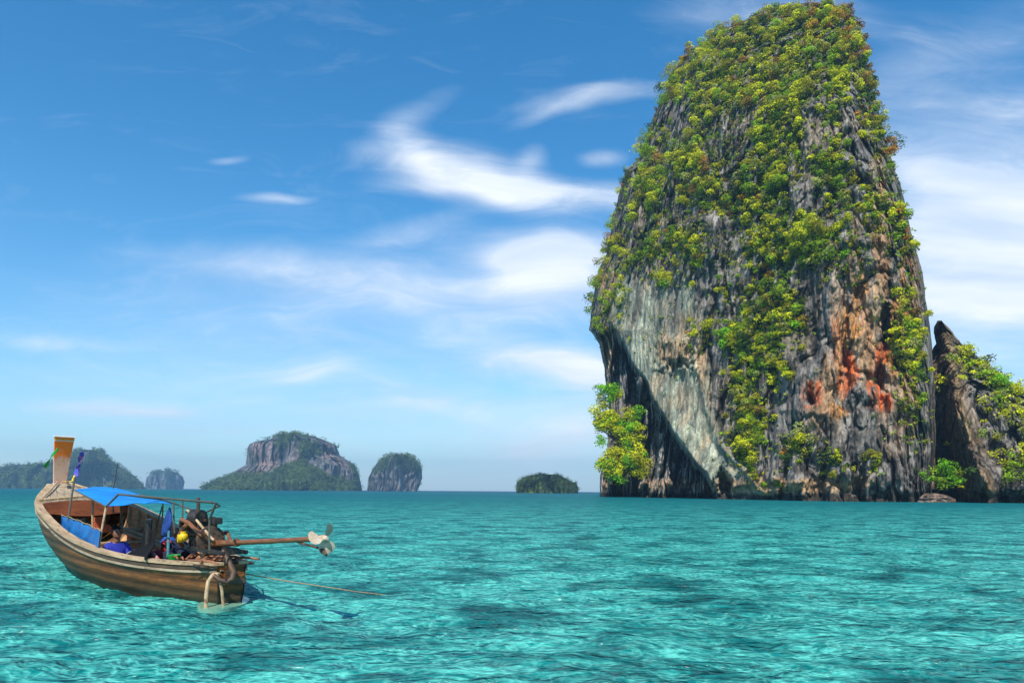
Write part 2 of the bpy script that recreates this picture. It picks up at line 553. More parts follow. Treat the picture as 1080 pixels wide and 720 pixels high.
def dist1(x, y):
    r = (np.asarray(x, float) - 540) / FL
    s = (262 * r - 33.5) / (60.7 + 106 * r)
    base = 264 - 98 * s
    up = np.clip((525 - np.asarray(y, float)) / 520, 0, 1)
    return base + 22 * up


WE = np.array([(340, 640), (348, 650), (365, 657), (395, 674), (425, 692), (448, 706), (475, 724), (500, 744), (512, 752), (540, 760)], float)
WR = np.array([(280, 735), (330, 738), (380, 741), (430, 752), (470, 766), (500, 795), (520, 810), (540, 812)], float)
HOLLOWS = [(857, 418, 6, 7, 5), (893, 372, 5, 36, 4), (934, 345, 5, 24, 7), (939, 362, 8, 7, 4), (930, 400, 5, 16, 4), (910, 312, 5, 30, 2),
           (712, 384, 16, 5, 4), (698, 372, 6, 12, 3), (728, 372, 5, 14, 3), (762, 512, 7, 14, 16), (758, 250, 18, 30, -4), (860, 505, 9, 26, 6), (905, 510, 6, 20, 6), (842, 150, 9, 45, 4), (760, 215, 30, 12, 4)]


def masks1(x, y, p):
    wob = 5.0 * fbm(p * np.array([.10, .10, .10]) + 3, 3) + 3.5 * fbm(p * np.array([.5, .5, .05]) + 13, 3) * sstep(500, 440, y)
    xe = np.interp(y, WE[:, 0], WE[:, 1])
    xr = np.interp(y, WR[:, 0], WR[:, 1])
    cave = sstep(0, 4, xe - x + wob) * sstep(343, 352, y)
    pale = sstep(-1, 3, x - xe - wob) * sstep(-6, 10, xr - x + wob * 3) * sstep(272, 315, y + wob * 6)
    return cave, pale


def shape1(x, y, p):
    cave, pale = masks1(x, y, p)
    butt = 6.5 * fbm(p * np.array([.035, .035, .010]) + 2, 3)
    mid_ = 4.0 * fbm(p * np.array([.10, .10, .05]) + 8, 4, 0.55, True)
    flute = 1.9 * fbm(p * np.array([.34, .34, .035]) + 5, 3, 0.6, True)
    fine = 0.75 * fbm(p * np.array([.8, .8, .35]) + 1, 3, 0.6)
    calm = 1 - 0.72 * pale
    cg, joint = crag(p)
    h = butt + (0.55 * mid_ + flute + 0.85 * cg) * calm + fine * (1 - 0.5 * pale)
    # steps of broken ledges
    st = p[..., 2] * 0.11 + 1.6 * fbm(p * 0.045 + 4, 2)
    h = h + 1.3 * (np.abs((st % 1) - 0.5) * 2) * calm
    # cave to the left of the leaning pale wall, with hanging columns
    colm = fbm(p * np.array([.15, .15, .03]) + 31, 4, 0.6)
    inner = 11 - 2.6 * cg - 7 * sstep(-0.12, 0.30, colm) - 5 * fbm(p * np.array([.12, .12, .10]) + 7, 4, .6) - 1.5 * fbm(p * np.array([.6, .6, .2]), 3)
    hang = sstep(660, 644, x) * sstep(408, 388, y + 6 * colm)
    inner = inner - 7 * hang
    inner = inner - 5 * sstep(503, 511, y + 5 * colm)
    inner = inner - 5 * sstep(690, 672, x) * sstep(392, 404, y)
    h = h - cave * inner
    # pale wall: rolls outward towards its cut edge
    xe = np.interp(y, WE[:, 0], WE[:, 1])
    h = h + pale * 5.0 * np.exp(-((x - xe) / 26.0) ** 2)
    # hanging stones under a broken lip on the pale wall
    lip = np.exp(-((x - 714) / 24.0) ** 2) * sstep(350, 362, y) * sstep(398, 384, y + 10 * fbm(p * np.array([.6, .6, .05]) + 6, 3))
    h = h + 4.0 * lip * (0.6 + fbm(p * np.array([.5, .5, .05]) + 44, 3, .6, True))
    rib = np.interp(y, WR[:, 0], WR[:, 1]) - 6
    h = h + 2.2 * np.exp(-((x - rib) / 5.0) ** 2) * sstep(330, 400, y)
    hx = 11 * fbm(p * np.array([.22, .22, .10]) + 91, 4, .65)
    hy = 14 * fbm(p * np.array([.2, .2, .15]) + 93, 4, .65)
    for cx, cy, rx, ry, dd in HOLLOWS:
        h = h - dd * np.exp(-(((x + hx - cx) / rx) ** 2 + ((y + hy - cy) / ry) ** 2) ** 1.4)
    # wave-cut notch
    z = p[..., 2]
    h = h - (2.2 + 4 * np.clip(fbm(p * np.array([.09, .09, .02]) + 55, 2), 0, 1)) * sstep(3.0, 0.6, z + 1.6 * fbm(p * 0.15, 2)) + 1.0 * np.exp(-((z - 5.5) / 2.0) ** 2)
    return h


g1 = rock_body(L1, R1, dist1, lambda y: 34 * np.sqrt(np.clip((y + 6) / 120.0, 0.08, 1)), 640, 620, shape1)
x, y, pos, s_, nt_ = g1


def limestone(p, k=1.0, grey=(0.270, 0.245, 0.215), dark=(0.050, 0.046, 0.043), tan=(0.34, 0.255, 0.165)):
    a = fbm(p * np.array([.09, .09, .02]) * k + 12, 4)[..., None]
    b_ = fbm(p * np.array([.45, .45, .04]) * k + 22, 4)[..., None]
    c_ = fbm(p * np.array([.06, .06, .04]) * k + 42, 3)[..., None]
    col = np.array(grey) * (1 + 0.55 * a)
    col = lerp(col, np.array(tan), 0.55 * sstep(0.02, 0.35, c_ + 0.3 * b_))
    col = lerp(col, np.array(dark), 0.88 * sstep(0.0, 0.26, b_ + 0.5 * a))
    return col


colr = limestone(pos)
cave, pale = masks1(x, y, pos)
n_f = fbm(pos * np.array([.22, .22, .05]) + 9, 4)
n_s = fbm(pos * np.array([.6, .6, .03]) + 2, 3)
palec = np.array((0.36, 0.365, 0.265)) * (1 + 0.9 * n_f[..., None])
palec = lerp(palec, np.array((0.42, 0.32, 0.20)), 0.7 * sstep(0.0, 0.3, fbm(pos * np.array([.14, .14, .08]) + 19, 4))[..., None])
palec = lerp(palec, np.array((0.10, 0.10, 0.095)), 0.6 * sstep(0.08, 0.38, fbm(pos * np.array([.30, .30, .06]) + 29, 4) + .2 * sstep(420, 300, y))[..., None])
palec = lerp(palec, np.array((0.17, 0.22, 0.19)), 0.6 * sstep(0.1, 0.4, n_s)[..., None])
colr = lerp(colr, palec, (pale * sstep(-0.9, -0.2, n_f + 1.4 * sstep(350, 420, y) - 0.3))[..., None])
colr = lerp(colr, colr * 1.25 + 0.04, cave[..., None])  # rock colour lifted inside the cave to make up for its shade
_, jt = crag(pos)
colr = colr * (1 - 0.42 * jt * (1 - pale))[..., None]
STAINS = [(905, 340, 10, 70, 't', .55), (862, 425, 10, 34, 't', .5), (884, 370, 4, 50, 'o', .8), (918, 380, 4, 44, 'r', .8), (902, 330, 4, 36, 'o', .8), (952, 330, 4, 60, 'o', .6), (869, 400, 3, 26, 'o', .6), (800, 512, 60, 8, 't', .7), (945, 420, 18, 60, 't', .4), (945, 345, 6, 40, 'o', .7), (912, 345, 6, 26, 'r', .6), (925, 215, 8, 60, 't', .5), (880, 360, 6, 30, 'r', .5), (857, 415, 11, 14, 'r', 1), (893, 345, 7, 22, 'o', 1), (893, 385, 8, 14, 'r', 1), (888, 405, 9, 12, 'r', 1), (900, 395, 8, 14, 'r', .9), (910, 300, 6, 22, 'o', .9), (926, 320, 8, 30, 't', .7),
          (934, 372, 14, 12, 'r', 1), (945, 378, 10, 20, 'o', .9), (928, 396, 5, 20, 'r', .9), (930, 422, 9, 10, 'r', .9), (880, 434, 15, 8, 'o', .9), (872, 405, 9, 20, 't', .7), (885, 330, 10, 60, 't', .4),
          (915, 360, 8, 40, 't', .8), (900, 260, 10, 40, 't', .4), (930, 250, 10, 60, 'o', .4), (860, 512, 45, 7, 't', .8), (905, 508, 20, 8, 't', .6), (690, 512, 60, 7, 't', .5), (880, 415, 12, 50, 't', .3),
          (641, 365, 9, 28, 't', .8), (738, 385, 6, 26, 't', .7), (714, 372, 20, 14, 't', .6), (725, 345, 12, 20, 't', .5), (640, 300, 8, 40, 't', .5), (960, 300, 12, 50, 'o', .35), (955, 400, 14, 40, 't', .5), (700, 365, 6, 16, 't', .5)]
SC_ = {'r': (0.60, 0.135, 0.03), 'o': (0.55, 0.24, 0.055), 't': (0.47, 0.30, 0.16)}
wx_ = 7 * fbm(pos * np.array([.16, .16, .05]) + 51, 4)
wy_ = 9 * fbm(pos * np.array([.16, .16, .08]) + 61, 4)
for cx, cy, rx, ry, k, a in STAINS:
    if k != 't':
        a = a * (0.42 + 0.58 * sstep(-.25, .10, fbm(pos * np.array([.5, .5, .035]) + 81, 3)))
    mk = a * sstep(1.25, 0.65, np.sqrt(((x + wx_ - cx) / rx) ** 2 + ((y + wy_ - cy) / ry) ** 2) + 0.5 * n_s)
    colr = lerp(colr, np.array(SC_[k]) * (1 + 0.35 * n_f[..., None]), mk[..., None])
# tide-washed foot of the rock
z = pos[..., 2]
colr = lerp(colr, np.array((0.045, 0.038, 0.03)), (0.92 * sstep(1.9, 0.9, z + 1.2 * n_f))[..., None])
colr = np.clip(colr, 0.012, 0.8)
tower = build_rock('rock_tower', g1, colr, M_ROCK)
tag(tower, 'towering grey limestone rock streaked with orange, standing in the sea beyond the water', 'rock tower')
S1 = sampler(g1)

# ---- the jagged rock beside it
L2 = [(338, 991), (345, 987), (352, 986), (362, 989), (372, 984), (385, 976), (400, 970), (430, 964), (460, 960), (500, 956), (530, 954), (550, 954)]
R2 = [(338, 994), (344, 999), (350, 1004), (357, 1008), (363, 1014), (370, 1024), (385, 1041), (400, 1062), (412, 1078), (430, 1096), (460, 1125), (500, 1150), (530, 1165), (550, 1165)]


def dist2(x, y):
    return 172 - 0.13 * (np.asarray(x, float) - 970) + 0.05 * (530 - np.asarray(y, float))


def shape2(x, y, p):
    h = 5.0 * fbm(p * np.array([.06, .06, .03]) + 72, 3) + 3.0 * fbm(p * np.array([.16, .16, .045]) + 5, 4, .6, True) + 1.2 * fbm(p * np.array([.45, .45, .06]) + 5, 3, .6, True)
    h = h + 0.5 * fbm(p * np.array([.9, .9, .4]) + 1, 3, 0.6) + 1.1 * crag(p, 1.3)[0]
    # slanting buttress running from the peak down to the water
    line = np.interp(y, [340, 420, 520], [995, 1008, 1042])
    h = h + 7 * np.exp(-((x - line) / 11.0) ** 2)
    line2 = np.interp(y, [340, 420, 520], [990, 984, 1000])
    h = h - 7 * np.exp(-((x - line2) / 9.0) ** 2) * sstep(420, 470, y)
    h = h - 7 * np.exp(-(((x - 1003) / 16.0) ** 2 + ((y - 505) / 26) ** 2) ** 2)
    zz = p[..., 2]
    return h - 4 * sstep(3.0, 1.0, zz)


g2 = rock_body(L2, R2, dist2, lambda y: 16 * np.sqrt(np.clip((y - 330) / 90.0, 0.06, 1)), 360, 360, shape2, jitter=3.0, seed=3.0)
x2, y2, pos2, _, _ = g2
c2 = limestone(pos2 + 100, 1.1)
br = np.interp(y2, [340, 420, 520], [1000, 1012, 1045])
nn = fbm(pos2 * np.array([.2, .2, .05]) + 77, 4)
c2 = lerp(c2, np.array((0.21, 0.125, 0.075)) * (1 + .6 * nn[..., None]), (0.8 * sstep(16, -4, x2 - br - 10 * nn))[..., None])
c2 = lerp(c2, np.array((0.40, 0.27, 0.13)), (0.6 * np.exp(-((x2 - br + 8 * nn) / 7.0) ** 2) * sstep(-.2, .3, nn + .2))[..., None])
c2 = c2 * (1 - .5 * crag(pos2, 1.3)[1])[..., None]
c2 = lerp(c2, np.array((0.045, 0.038, 0.03)), (0.9 * sstep(2.2, 0.9, pos2[..., 2] + nn))[..., None])
pin = build_rock('rock_pinnacle', g2, np.clip(c2, .012, .8), M_ROCK)
tag(pin, 'jagged brown and grey rock spur with a pointed tip beside the great tower', 'rock')
S2 = sampler(g2)

# ---- low boulder at the water under the bright bush
gb = rock_body([(520, 975), (523, 968), (528, 965), (532, 966), (540, 968)], [(520, 990), (522, 1000), (526, 1008), (530, 1009), (540, 1008)],
               lambda x, y: 150 + 0 * (np.asarray(x, float) + np.asarray(y, float)), lambda y: 3.0 + 0 * y, 40, 80,
               lambda x, y, p: 0.7 * fbm(p * np.array([.5, .5, 1.5]) + 3, 3), jitter=1.0, power=.8)
cb = lerp(np.array((.30, .20, .14)), np.array((.10, .085, .08)), sstep(-.3, .3, fbm(gb[2] * np.array([.6, .6, 2.]), 3))[..., None])
tag(build_rock('boulder', gb, cb, M_ROCK), 'low flat brown boulder at the waterline under a bright green bush', 'boulder')

# ------------------------------------------------------------------ vegetation on the rocks
# (x, y, rx, ry, density) patches where plants hold on; outside them the rock is bare
VEG = [(735, 55, 50, 26, 1.5), (790, 25, 50, 16, 1.6), (700, 100, 16, 40, .9), (700, 120, 30, 60, .6), (680, 170, 30, 30, .7), (650, 240, 24, 40, .9), (830, 90, 60, 50, .5), (760, 200, 110, 70, .45), (926, 110, 14, 90, .6), (948, 230, 14, 100, .5), (810, 45, 100, 40, 1.3), (880, 60, 34, 60, 1.1), (730, 90, 34, 30, .9), (770, 105, 60, 35, 1.2), (820, 130, 40, 60, .9), (700, 165, 26, 26, .9), (745, 175, 50, 32, .9), (800, 190, 36, 50, .8),
       (690, 225, 48, 40, 1.35), (760, 235, 62, 38, 1.15), (820, 225, 40, 50, .75), (640, 250, 14, 30, .9), (670, 262, 40, 14, .9), (880, 175, 18, 35, .9), (873, 265, 34, 26, 1.1), (838, 250, 26, 30, .9),
       (627, 312, 12, 34, 2.4), (700, 295, 12, 10, .7), (765, 355, 30, 20, 1.25), (790, 375, 24, 24, .9), (822, 310, 14, 34, 1.1), (832, 335, 16, 26, .9), (815, 380, 14, 34, .8), (790, 450, 18, 44, 1.2), (775, 410, 14, 16, .5),
       (848, 470, 24, 16, 1.1), (875, 482, 16, 8, .8), (915, 488, 10, 9, 1.2), (955, 330, 13, 50, 1.2), (962, 400, 12, 46, 1.0), (965, 450, 12, 30, .8), (938, 95, 9, 40, 1.1), (942, 175, 10, 40, 1.1),
       (954, 230, 10, 40, 1.2), (915, 130, 12, 60, .45), (905, 260, 24, 40, .4), (920, 215, 14, 30, .5), (780, 310, 50, 30, .35), (735, 290, 30, 14, .4), (845, 500, 60, 12, .3), 
       (652, 320, 14, 26, .45), (690, 345, 30, 30, .10)]
BARE = [(708, 118, 17, 22, .9), (862, 130, 19, 38, 1.0), (850, 205, 22, 30, .95), (722, 142, 8, 22, .8), (905, 170, 10, 55, .8), (742, 215, 10, 16, .4), (775, 150, 14, 18, .5), (725, 300, 20, 20, .6), (895, 120, 6, 40, .6), (800, 285, 30, 14, .7)]


def vdens(px, py):
    d = 0
    for cx, cy, rx, ry, a in VEG:
        d = d + a * np.exp(-(((px - cx) / rx) ** 2 + ((py - cy) / ry) ** 2) ** 1.5)
    for cx, cy, rx, ry, a in BARE:
        d = d * (1 - a * np.exp(-(((px - cx) / rx) ** 2 + ((py - cy) / ry) ** 2)))
    return d


rng = np.random.default_rng(21)
px = rng.uniform(612, 990, 42000)
py = rng.uniform(2, 520, 42000)
lx_ = np.interp(py, [a for a, _ in L1], [b for _, b in L1])
rx_ = np.interp(py, [a for a, _ in R1], [b for _, b in R1])
ins = (px > lx_ - 1) & (px < rx_ + 0.5)
px, py = px[ins], py[ins]
pp, pn = locate(S1, px, py)
q = pp * np.array([.07, .07, .05])
nz = fbm(q + 3, 3) * 1.25
nz = np.where(py < 110, np.maximum(nz, 0.0), nz)
dn = np.clip(vdens(px, py), 0, 1.25)
keep = rng.random(len(px)) < np.clip(dn * (0.60 + 3.2 * nz), 0, 1) * 0.40
px, py, pp, pn, nz = px[keep], py[keep], pp[keep], pn[keep], nz[keep]
print('clumps', len(px))


def pick_tint(px, py, rng):
    """yellow-green where the canopy is fresh, russet near the summit and along the right rim, dark in the hollows"""
    n = len(px)
    rr = rng.random(n)
    edge = np.exp(-((px - np.interp(py, [a for a, _ in R1], [b for _, b in R1])) / 22.0) ** 2) * (py < 330)
    summit = np.clip((130 - py) / 110, 0, 1)
    po = 0.03 + 0.34 * edge + 0.13 * summit
    out_ = []
    for i in range(n):
        if rr[i] < po[i]:
            k = 'o' if rng.random() < 0.6 else 'b'
        else:
            k = rng.choice(['y', 'g', 'd', 'p', 'l'], p=[.36, .28, .14, .05, .17])
        out_.append(np.array(TINTS[k]))
    return np.array(out_)


rad = (1.4 + 7.0 * rng.random(len(px)) ** 2.2 + 5.0 * (rng.random(len(px)) < .05)) * (0.75 + 0.35 * np.clip(vdens(px, py), 0, 1)) * pp[:, 1] / FL
tn = pick_tint(px, py, rng)
cnt = np.clip(((rad * FL / pp[:, 1]) ** 2 * 6.8), 40, 620).astype(int)
VV, QQ, CC = leaves(pp, pn, rad, cnt, 0.39, tn, rng)
# low creepers and moss between the bushes
mx_, my_ = rng.uniform(612, 990, 24000), rng.uniform(2, 500, 24000)
ins = (mx_ > np.interp(my_, [a for a, _ in L1], [b for _, b in L1])) & (mx_ < np.interp(my_, [a for a, _ in R1], [b for _, b in R1]))
mx_, my_ = mx_[ins], my_[ins]
mp, mn = locate(S1, mx_, my_)
md_ = np.clip(vdens(mx_, my_), 0, 1.2)
ok = rng.random(len(mx_)) < (md_ * .60 + .015) * (0.75 + 1.3 * fbm(mp * np.array([.16, .16, .10]) + 33, 3))
mx_, my_, mp, mn = mx_[ok], my_[ok], mp[ok], mn[ok]
mt = np.array([np.array(TINTS[rng.choice(['d', 'g', 'l', 'b'], p=[.40, .34, .22, .04])]) for _ in mx_])
mr = rng.uniform(.5, 1.1, len(mx_))
V2, Q2, C2 = leaves(mp, mn, mr, np.full(len(mx_), 20), 0.42, mt, rng, lumps=4)
QQ = np.concatenate([QQ, Q2 + len(VV)])
VV, CC = np.concatenate([VV, V2]), np.concatenate([CC, C2])
cover = np_mesh('rock_foliage', VV, QQ, M_LEAF, None, False, CC)
tag(cover, 'dense yellow green shrubs and creepers matted over the great rock tower', 'foliage', kind='stuff')


def bush(name, parts, S, label, cat='bush', group=None, seed=0, size=0.6, dens=24, tint='y', off=0.0, at=None):
    """one bush or tree: parts = (x, y, radius in metres) lumps that belong to the same plant"""
    r_ = np.random.default_rng(1000 + seed)
    a = np.array(parts, float)
    if at is None:
        p_, n_ = locate(S, a[:, 0], a[:, 1])
    else:
        p_ = P(a[:, 0], a[:, 1], at + r_.uniform(-1.5, 1.5, len(a)))
        n_ = np.tile(np.array([-.1, -.95, .3]), (len(a), 1))
    base = p_.mean(0)
    p_ = p_ + n_ * off
    a[:, 2] *= p_[:, 1] / 175.0
    size = size * p_[:, 1].mean() / 175.0
    dens = dens / (p_[:, 1].mean() / 175.0) ** 2
    tt = np.array([np.array(TINTS[tint if r_.random() < .65 else {'y': 'v', 'v': 'g'}.get(tint, 'l')]) * r_.uniform(.8, 1.2) for _ in parts])
    cn = np.clip(a[:, 2] ** 2 * dens, 40, 900).astype(int)
    V_, Q_, C_ = leaves(p_ - base, n_, a[:, 2], cn, size, tt, r_, lumps=8)
    root = empty(name, base)
    np_mesh('crown', V_, Q_, M_LEAF, root, False, C_)
    # stem: short limbs from the rock face out into the lumps
    MBm = MB()
    c0 = -n_.mean(0) * 1.2
    for k in range(len(parts)):
        e_ = (p_[k] - base) + n_[k] * a[k, 2] * .4
        MBm.tube([Vector(c0), Vector(lerp(c0, e_, .5)) + Vector((0, 0, -.2)), Vector(e_)], [.16, .11, .05], 6)
    MBm.build('trunk', M_BARK, root)
    tag(root, label, cat, group)
    return root


class MB:
    """collects shapes, then links them as ONE mesh object"""
    def __init__(s):
        s.bm = bmesh.new()

    def box(s, c, size, rot=None, bevel=0.0):
        r = bmesh.ops.create_cube(s.bm, size=1.0)
        vs = r['verts']
        bmesh.ops.scale(s.bm, verts=vs, vec=size)
        if bevel > 0:
            es = list({e for v in vs for e in v.link_edges})
            rr = bmesh.ops.bevel(s.bm, geom=es, offset=bevel, segments=2, affect='EDGES')
            vs = list({v for f in rr['faces'] for v in f.verts} | {v for v in vs if v.is_valid})
        if rot is not None:
            bmesh.ops.rotate(s.bm, verts=vs, cent=(0, 0, 0), matrix=rot)
        bmesh.ops.translate(s.bm, verts=vs, vec=c)
        return s

    def tube(s, pts, rad, seg=8, caps=True):
        pts = [Vector(p) for p in pts]
        if not isinstance(rad, (list, tuple)):
            rad = [rad] * len(pts)
        rings = []
        prev = None
        for i, p in enumerate(pts):
            a = pts[max(i - 1, 0)]
            b_ = pts[min(i + 1, len(pts) - 1)]
            t_ = (b_ - a)
            t_ = t_.normalized() if t_.length > 1e-9 else Vector((0, 0, 1))
            if prev is None:
                u = t_.orthogonal().normalized()
            else:
                u = (prev - t_ * prev.dot(t_))
                u = u.normalized() if u.length > 1e-6 else t_.orthogonal().normalized()
            prev = u
            v_ = t_.cross(u)
            rings.append([s.bm.verts.new(p + (u * math.cos(2 * math.pi * k / seg) + v_ * math.sin(2 * math.pi * k / seg)) * rad[i]) for k in range(seg)])
        for r0, r1 in zip(rings, rings[1:]):
            for k in range(seg):
                s.bm.faces.new((r0[k], r0[(k + 1) % seg], r1[(k + 1) % seg], r1[k]))
        if caps:
            s.bm.faces.new(list(reversed(rings[0])))
            s.bm.faces.new(rings[-1])
        return s

    def loft(s, secs, closed=False, caps=False):
        rings = [[s.bm.verts.new(Vector(p)) for p in sec] for sec in secs]
        n = len(rings[0])
        for r0, r1 in zip(rings, rings[1:]):
            for k in range(n if closed else n - 1):
                s.bm.faces.new((r0[k], r0[(k + 1) % n], r1[(k + 1) % n], r1[k]))
        if caps:
            s.bm.faces.new(list(reversed(rings[0])))
            s.bm.faces.new(rings[-1])
        return s

    def ball(s, c, r, squash=(1, 1, 1), sub=2, noise=0.0):
        rr = bmesh.ops.create_icosphere(s.bm, subdivisions=sub, radius=1.0)
        for v in rr['verts']:
            k = 1 + noise * float(pnoise(np.array([v.co.x * 2, v.co.y * 2, v.co.z * 2 + c[0]])))
            v.co = Vector((v.co.x * r * squash[0] * k, v.co.y * r * squash[1] * k, v.co.z * r * squash[2] * k)) + Vector(c)
        return s

    def disc(s, c, axis, r, thick, seg=24):
        ax = Vector(axis).normalized()
        return s.tube([Vector(c) - ax * thick / 2, Vector(c) + ax * thick / 2], r, seg)

    def build(s, name, mat, parent=None, smooth=True, solid=0.0, sub=0, angle=40):
        bmesh.ops.recalc_face_normals(s.bm, faces=s.bm.faces)
        me = D.meshes.new(name)
        s.bm.to_mesh(me)
        s.bm.free()
        me.materials.append(mat)
        if smooth:
            me.shade_smooth()
            try:
                me.set_sharp_from_angle(angle=math.radians(angle))
            except Exception:
                pass
        o = D.objects.new(name, me)
        COL.objects.link(o)
        if parent:
            o.parent = parent
        if solid:
            md = o.modifiers.new('solid', 'SOLIDIFY')
            md.thickness = solid
            md.offset = 0
        if sub:
            md = o.modifiers.new('sub', 'SUBSURF')
            md.levels = md.render_levels = sub
        return o


M_BARK = simple('bark', (0.16, 0.12, 0.08), (0.07, 0.05, 0.04), 3, .9)

_tr = np.random.default_rng(77)
TREE_LUMPS = []
while len(TREE_LUMPS) < 84:
    a_, b_ = _tr.uniform(619, 686), _tr.uniform(412, 510)
    lft = np.interp(b_, [412, 425, 445, 470, 490, 508], [634, 627, 622, 625, 630, 634])
    rgt = np.interp(b_, [412, 425, 445, 470, 508], [650, 666, 676, 682, 680])
    if lft + 3 < a_ < rgt - 3 and not (650 < a_ < 662 and b_ < 440):
        TREE_LUMPS.append((a_, b_, _tr.uniform(1.5, 3.1)))
# individual plants that can be told apart on the bare lower rock
BUSHES = [
    ([(float(a_), float(b_), float(c_)) for a_, b_, c_ in TREE_LUMPS],
     S1, 'large bright yellow green tree mass hanging at the cave mouth of the rock tower', 'tree', 'y'),
    ([(985, 499, 2.2), (992, 493, 2.2), (999, 496, 2.4), (1007, 502, 2.2), (977, 506, 1.8), (986, 508, 2.4), (995, 505, 2.6), (1003, 510, 2.2), (1012, 509, 1.5), (992, 513, 2.0), (972, 501, 1.3)],
     S2, 'vivid green rounded bush on the flat boulder between the two rocks', 'bush', 'v'),
    ([(755, 345, 3.0), (768, 350, 3.2), (780, 358, 2.8), (748, 360, 2.4), (764, 366, 2.6)], S1, 'wide yellow green bush on the bare face right of the pale wall', 'bush', 'y'),
    ([(792, 330, 1.8), (800, 338, 1.6)], S1, 'small light green bush above the dark cliff column of the tower', 'bush', 'y'),
    ([(815, 300, 2.6), (824, 312, 2.8), (830, 300, 2.0)], S1, 'dark green tree at the middle of the tower, over a rocky chimney', 'tree', 'g'),
    ([(822, 335, 2.6), (833, 330, 2.6), (842, 345, 2.2)], S1, 'bright green tree below the dark green one at mid tower', 'tree', 'y'),
    ([(795, 430, 2.6), (800, 445, 3.0), (788, 455, 2.6), (802, 462, 2.6)], S1, 'tall bright green tree low on the tower above the pale foot', 'tree', 'g'),
    ([(790, 478, 2.4), (800, 485, 2.4), (781, 470, 1.8)], S1, 'green bush just under the tall bright tree low on the tower', 'bush', 'y'),
    ([(846, 466, 2.0), (858, 462, 2.0), (850, 475, 2.0), (838, 473, 1.6)], S1, 'olive bush hanging above the tan waterline band', 'bush', 'p'),
    ([(870, 478, 1.4), (880, 482, 1.2)], S1, 'small olive bush beside the one over the tan waterline band', 'bush', 'p'),
    ([(911, 484, 1.6), (919, 490, 1.4)], S1, 'olive tuft of bush over the narrow sea cleft of the tower', 'bush', 'p'),
    ([(948, 305, 2.0), (955, 312, 2.2), (950, 322, 1.8)], S1, 'yellow green bush on the tower rim above the red stains', 'bush', 'y'),
    ([(858, 262, 2.6), (868, 256, 2.6), (874, 270, 2.8), (862, 276, 2.4)], S1, 'round green tree on the upper face above the orange streaks', 'tree', 'g'),
    ([(885, 262, 1.8), (893, 270, 1.8)], S1, 'small bright bush beside the round green tree of the upper face', 'bush', 'y'),
    ([(886, 180, 2.4), (892, 190, 2.4), (882, 196, 2.2)], S1, 'dark green tree clinging to the grey columns high on the tower', 'tree', 'd'),
    ([(628, 290, 2.0), (632, 302, 2.2), (626, 315, 2.2), (624, 328, 1.8)], S1, 'green bush overhanging the tower edge above the sea cave', 'bush', 'g'),
    ([(1015, 372, 2.0), (1024, 380, 2.2), (1032, 388, 2.2)], S2, 'yellow green bush on the ridge next to the pointed tip', 'bush', 'y'),
    ([(1045, 402, 2.4), (1056, 408, 2.4), (1066, 416, 2.4)], S2, 'olive green bush farther down the ridge of the jagged rock', 'bush', 'y'),
    ([(1050, 458, 1.8), (1056, 464, 1.4)], S2, 'small olive bush alone on the grey face of the jagged rock', 'bush', 'p'),
    ([(1062, 494, 2.6), (1072, 498, 2.8), (1066, 506, 2.4), (1080, 504, 2.6)], S2, 'dense green bush near the waterline of the jagged rock', 'bush', 'g'),
    ([(735, 272, 1.4), (742, 268, 1.4)], S1, 'pale green bush at the top of the pale wall', 'bush', 'p'),
    ([(698, 292, 2.0), (704, 300, 1.6)], S1, 'lone yellow bush upper left on the pale wall', 'bush', 'y'),
]
for k, (parts, S, label, cat, tint) in enumerate(BUSHES):
    bush('tree' if cat == 'tree' else 'bush', parts, S, label, cat, None, k, 0.45, 46 if k > 1 else 60, tint, off=0.3 if k > 1 else 0, at={0: 222.0, 1: 149.5}.get(k))

# cover along the ridge and foot of the jagged rock
px = rng.uniform(985, 1170, 5000)
py = rng.uniform(340, 525, 5000)
ridge = np.interp(px, [985, 1003, 1014, 1041, 1062, 1090, 1125, 1165], [340, 352, 364, 385, 400, 425, 460, 530])
dd = np.exp(-((py - ridge - 12) / 16.0) ** 2) * (px > 1008) + .5 * np.exp(-(((px - 1110) / 30) ** 2 + ((py - 490) / 30) ** 2)) + 0.03 + .5 * (px > 1080)
ok = (py > ridge + 1) & (rng.random(5000) < dd * 0.30)
px, py = px[ok], py[ok]
pp, pn = locate(S2, px, py)
rad = rng.uniform(.8, 2.2, len(px))
tn = np.array([np.array(TINTS[rng.choice(['y', 'g', 'd', 'p'], p=[.42, .3, .16, .12])]) for _ in px])
VV, QQ, CC = leaves(pp, pn, rad, np.clip(rad ** 2 * 26, 24, 200).astype(int), 0.5, tn, rng)
tag(np_mesh('ridge_foliage', VV, QQ, M_LEAF, None, False, CC), 'green shrubs matted along the sloping ridge of the jagged rock', 'foliage', kind='stuff')


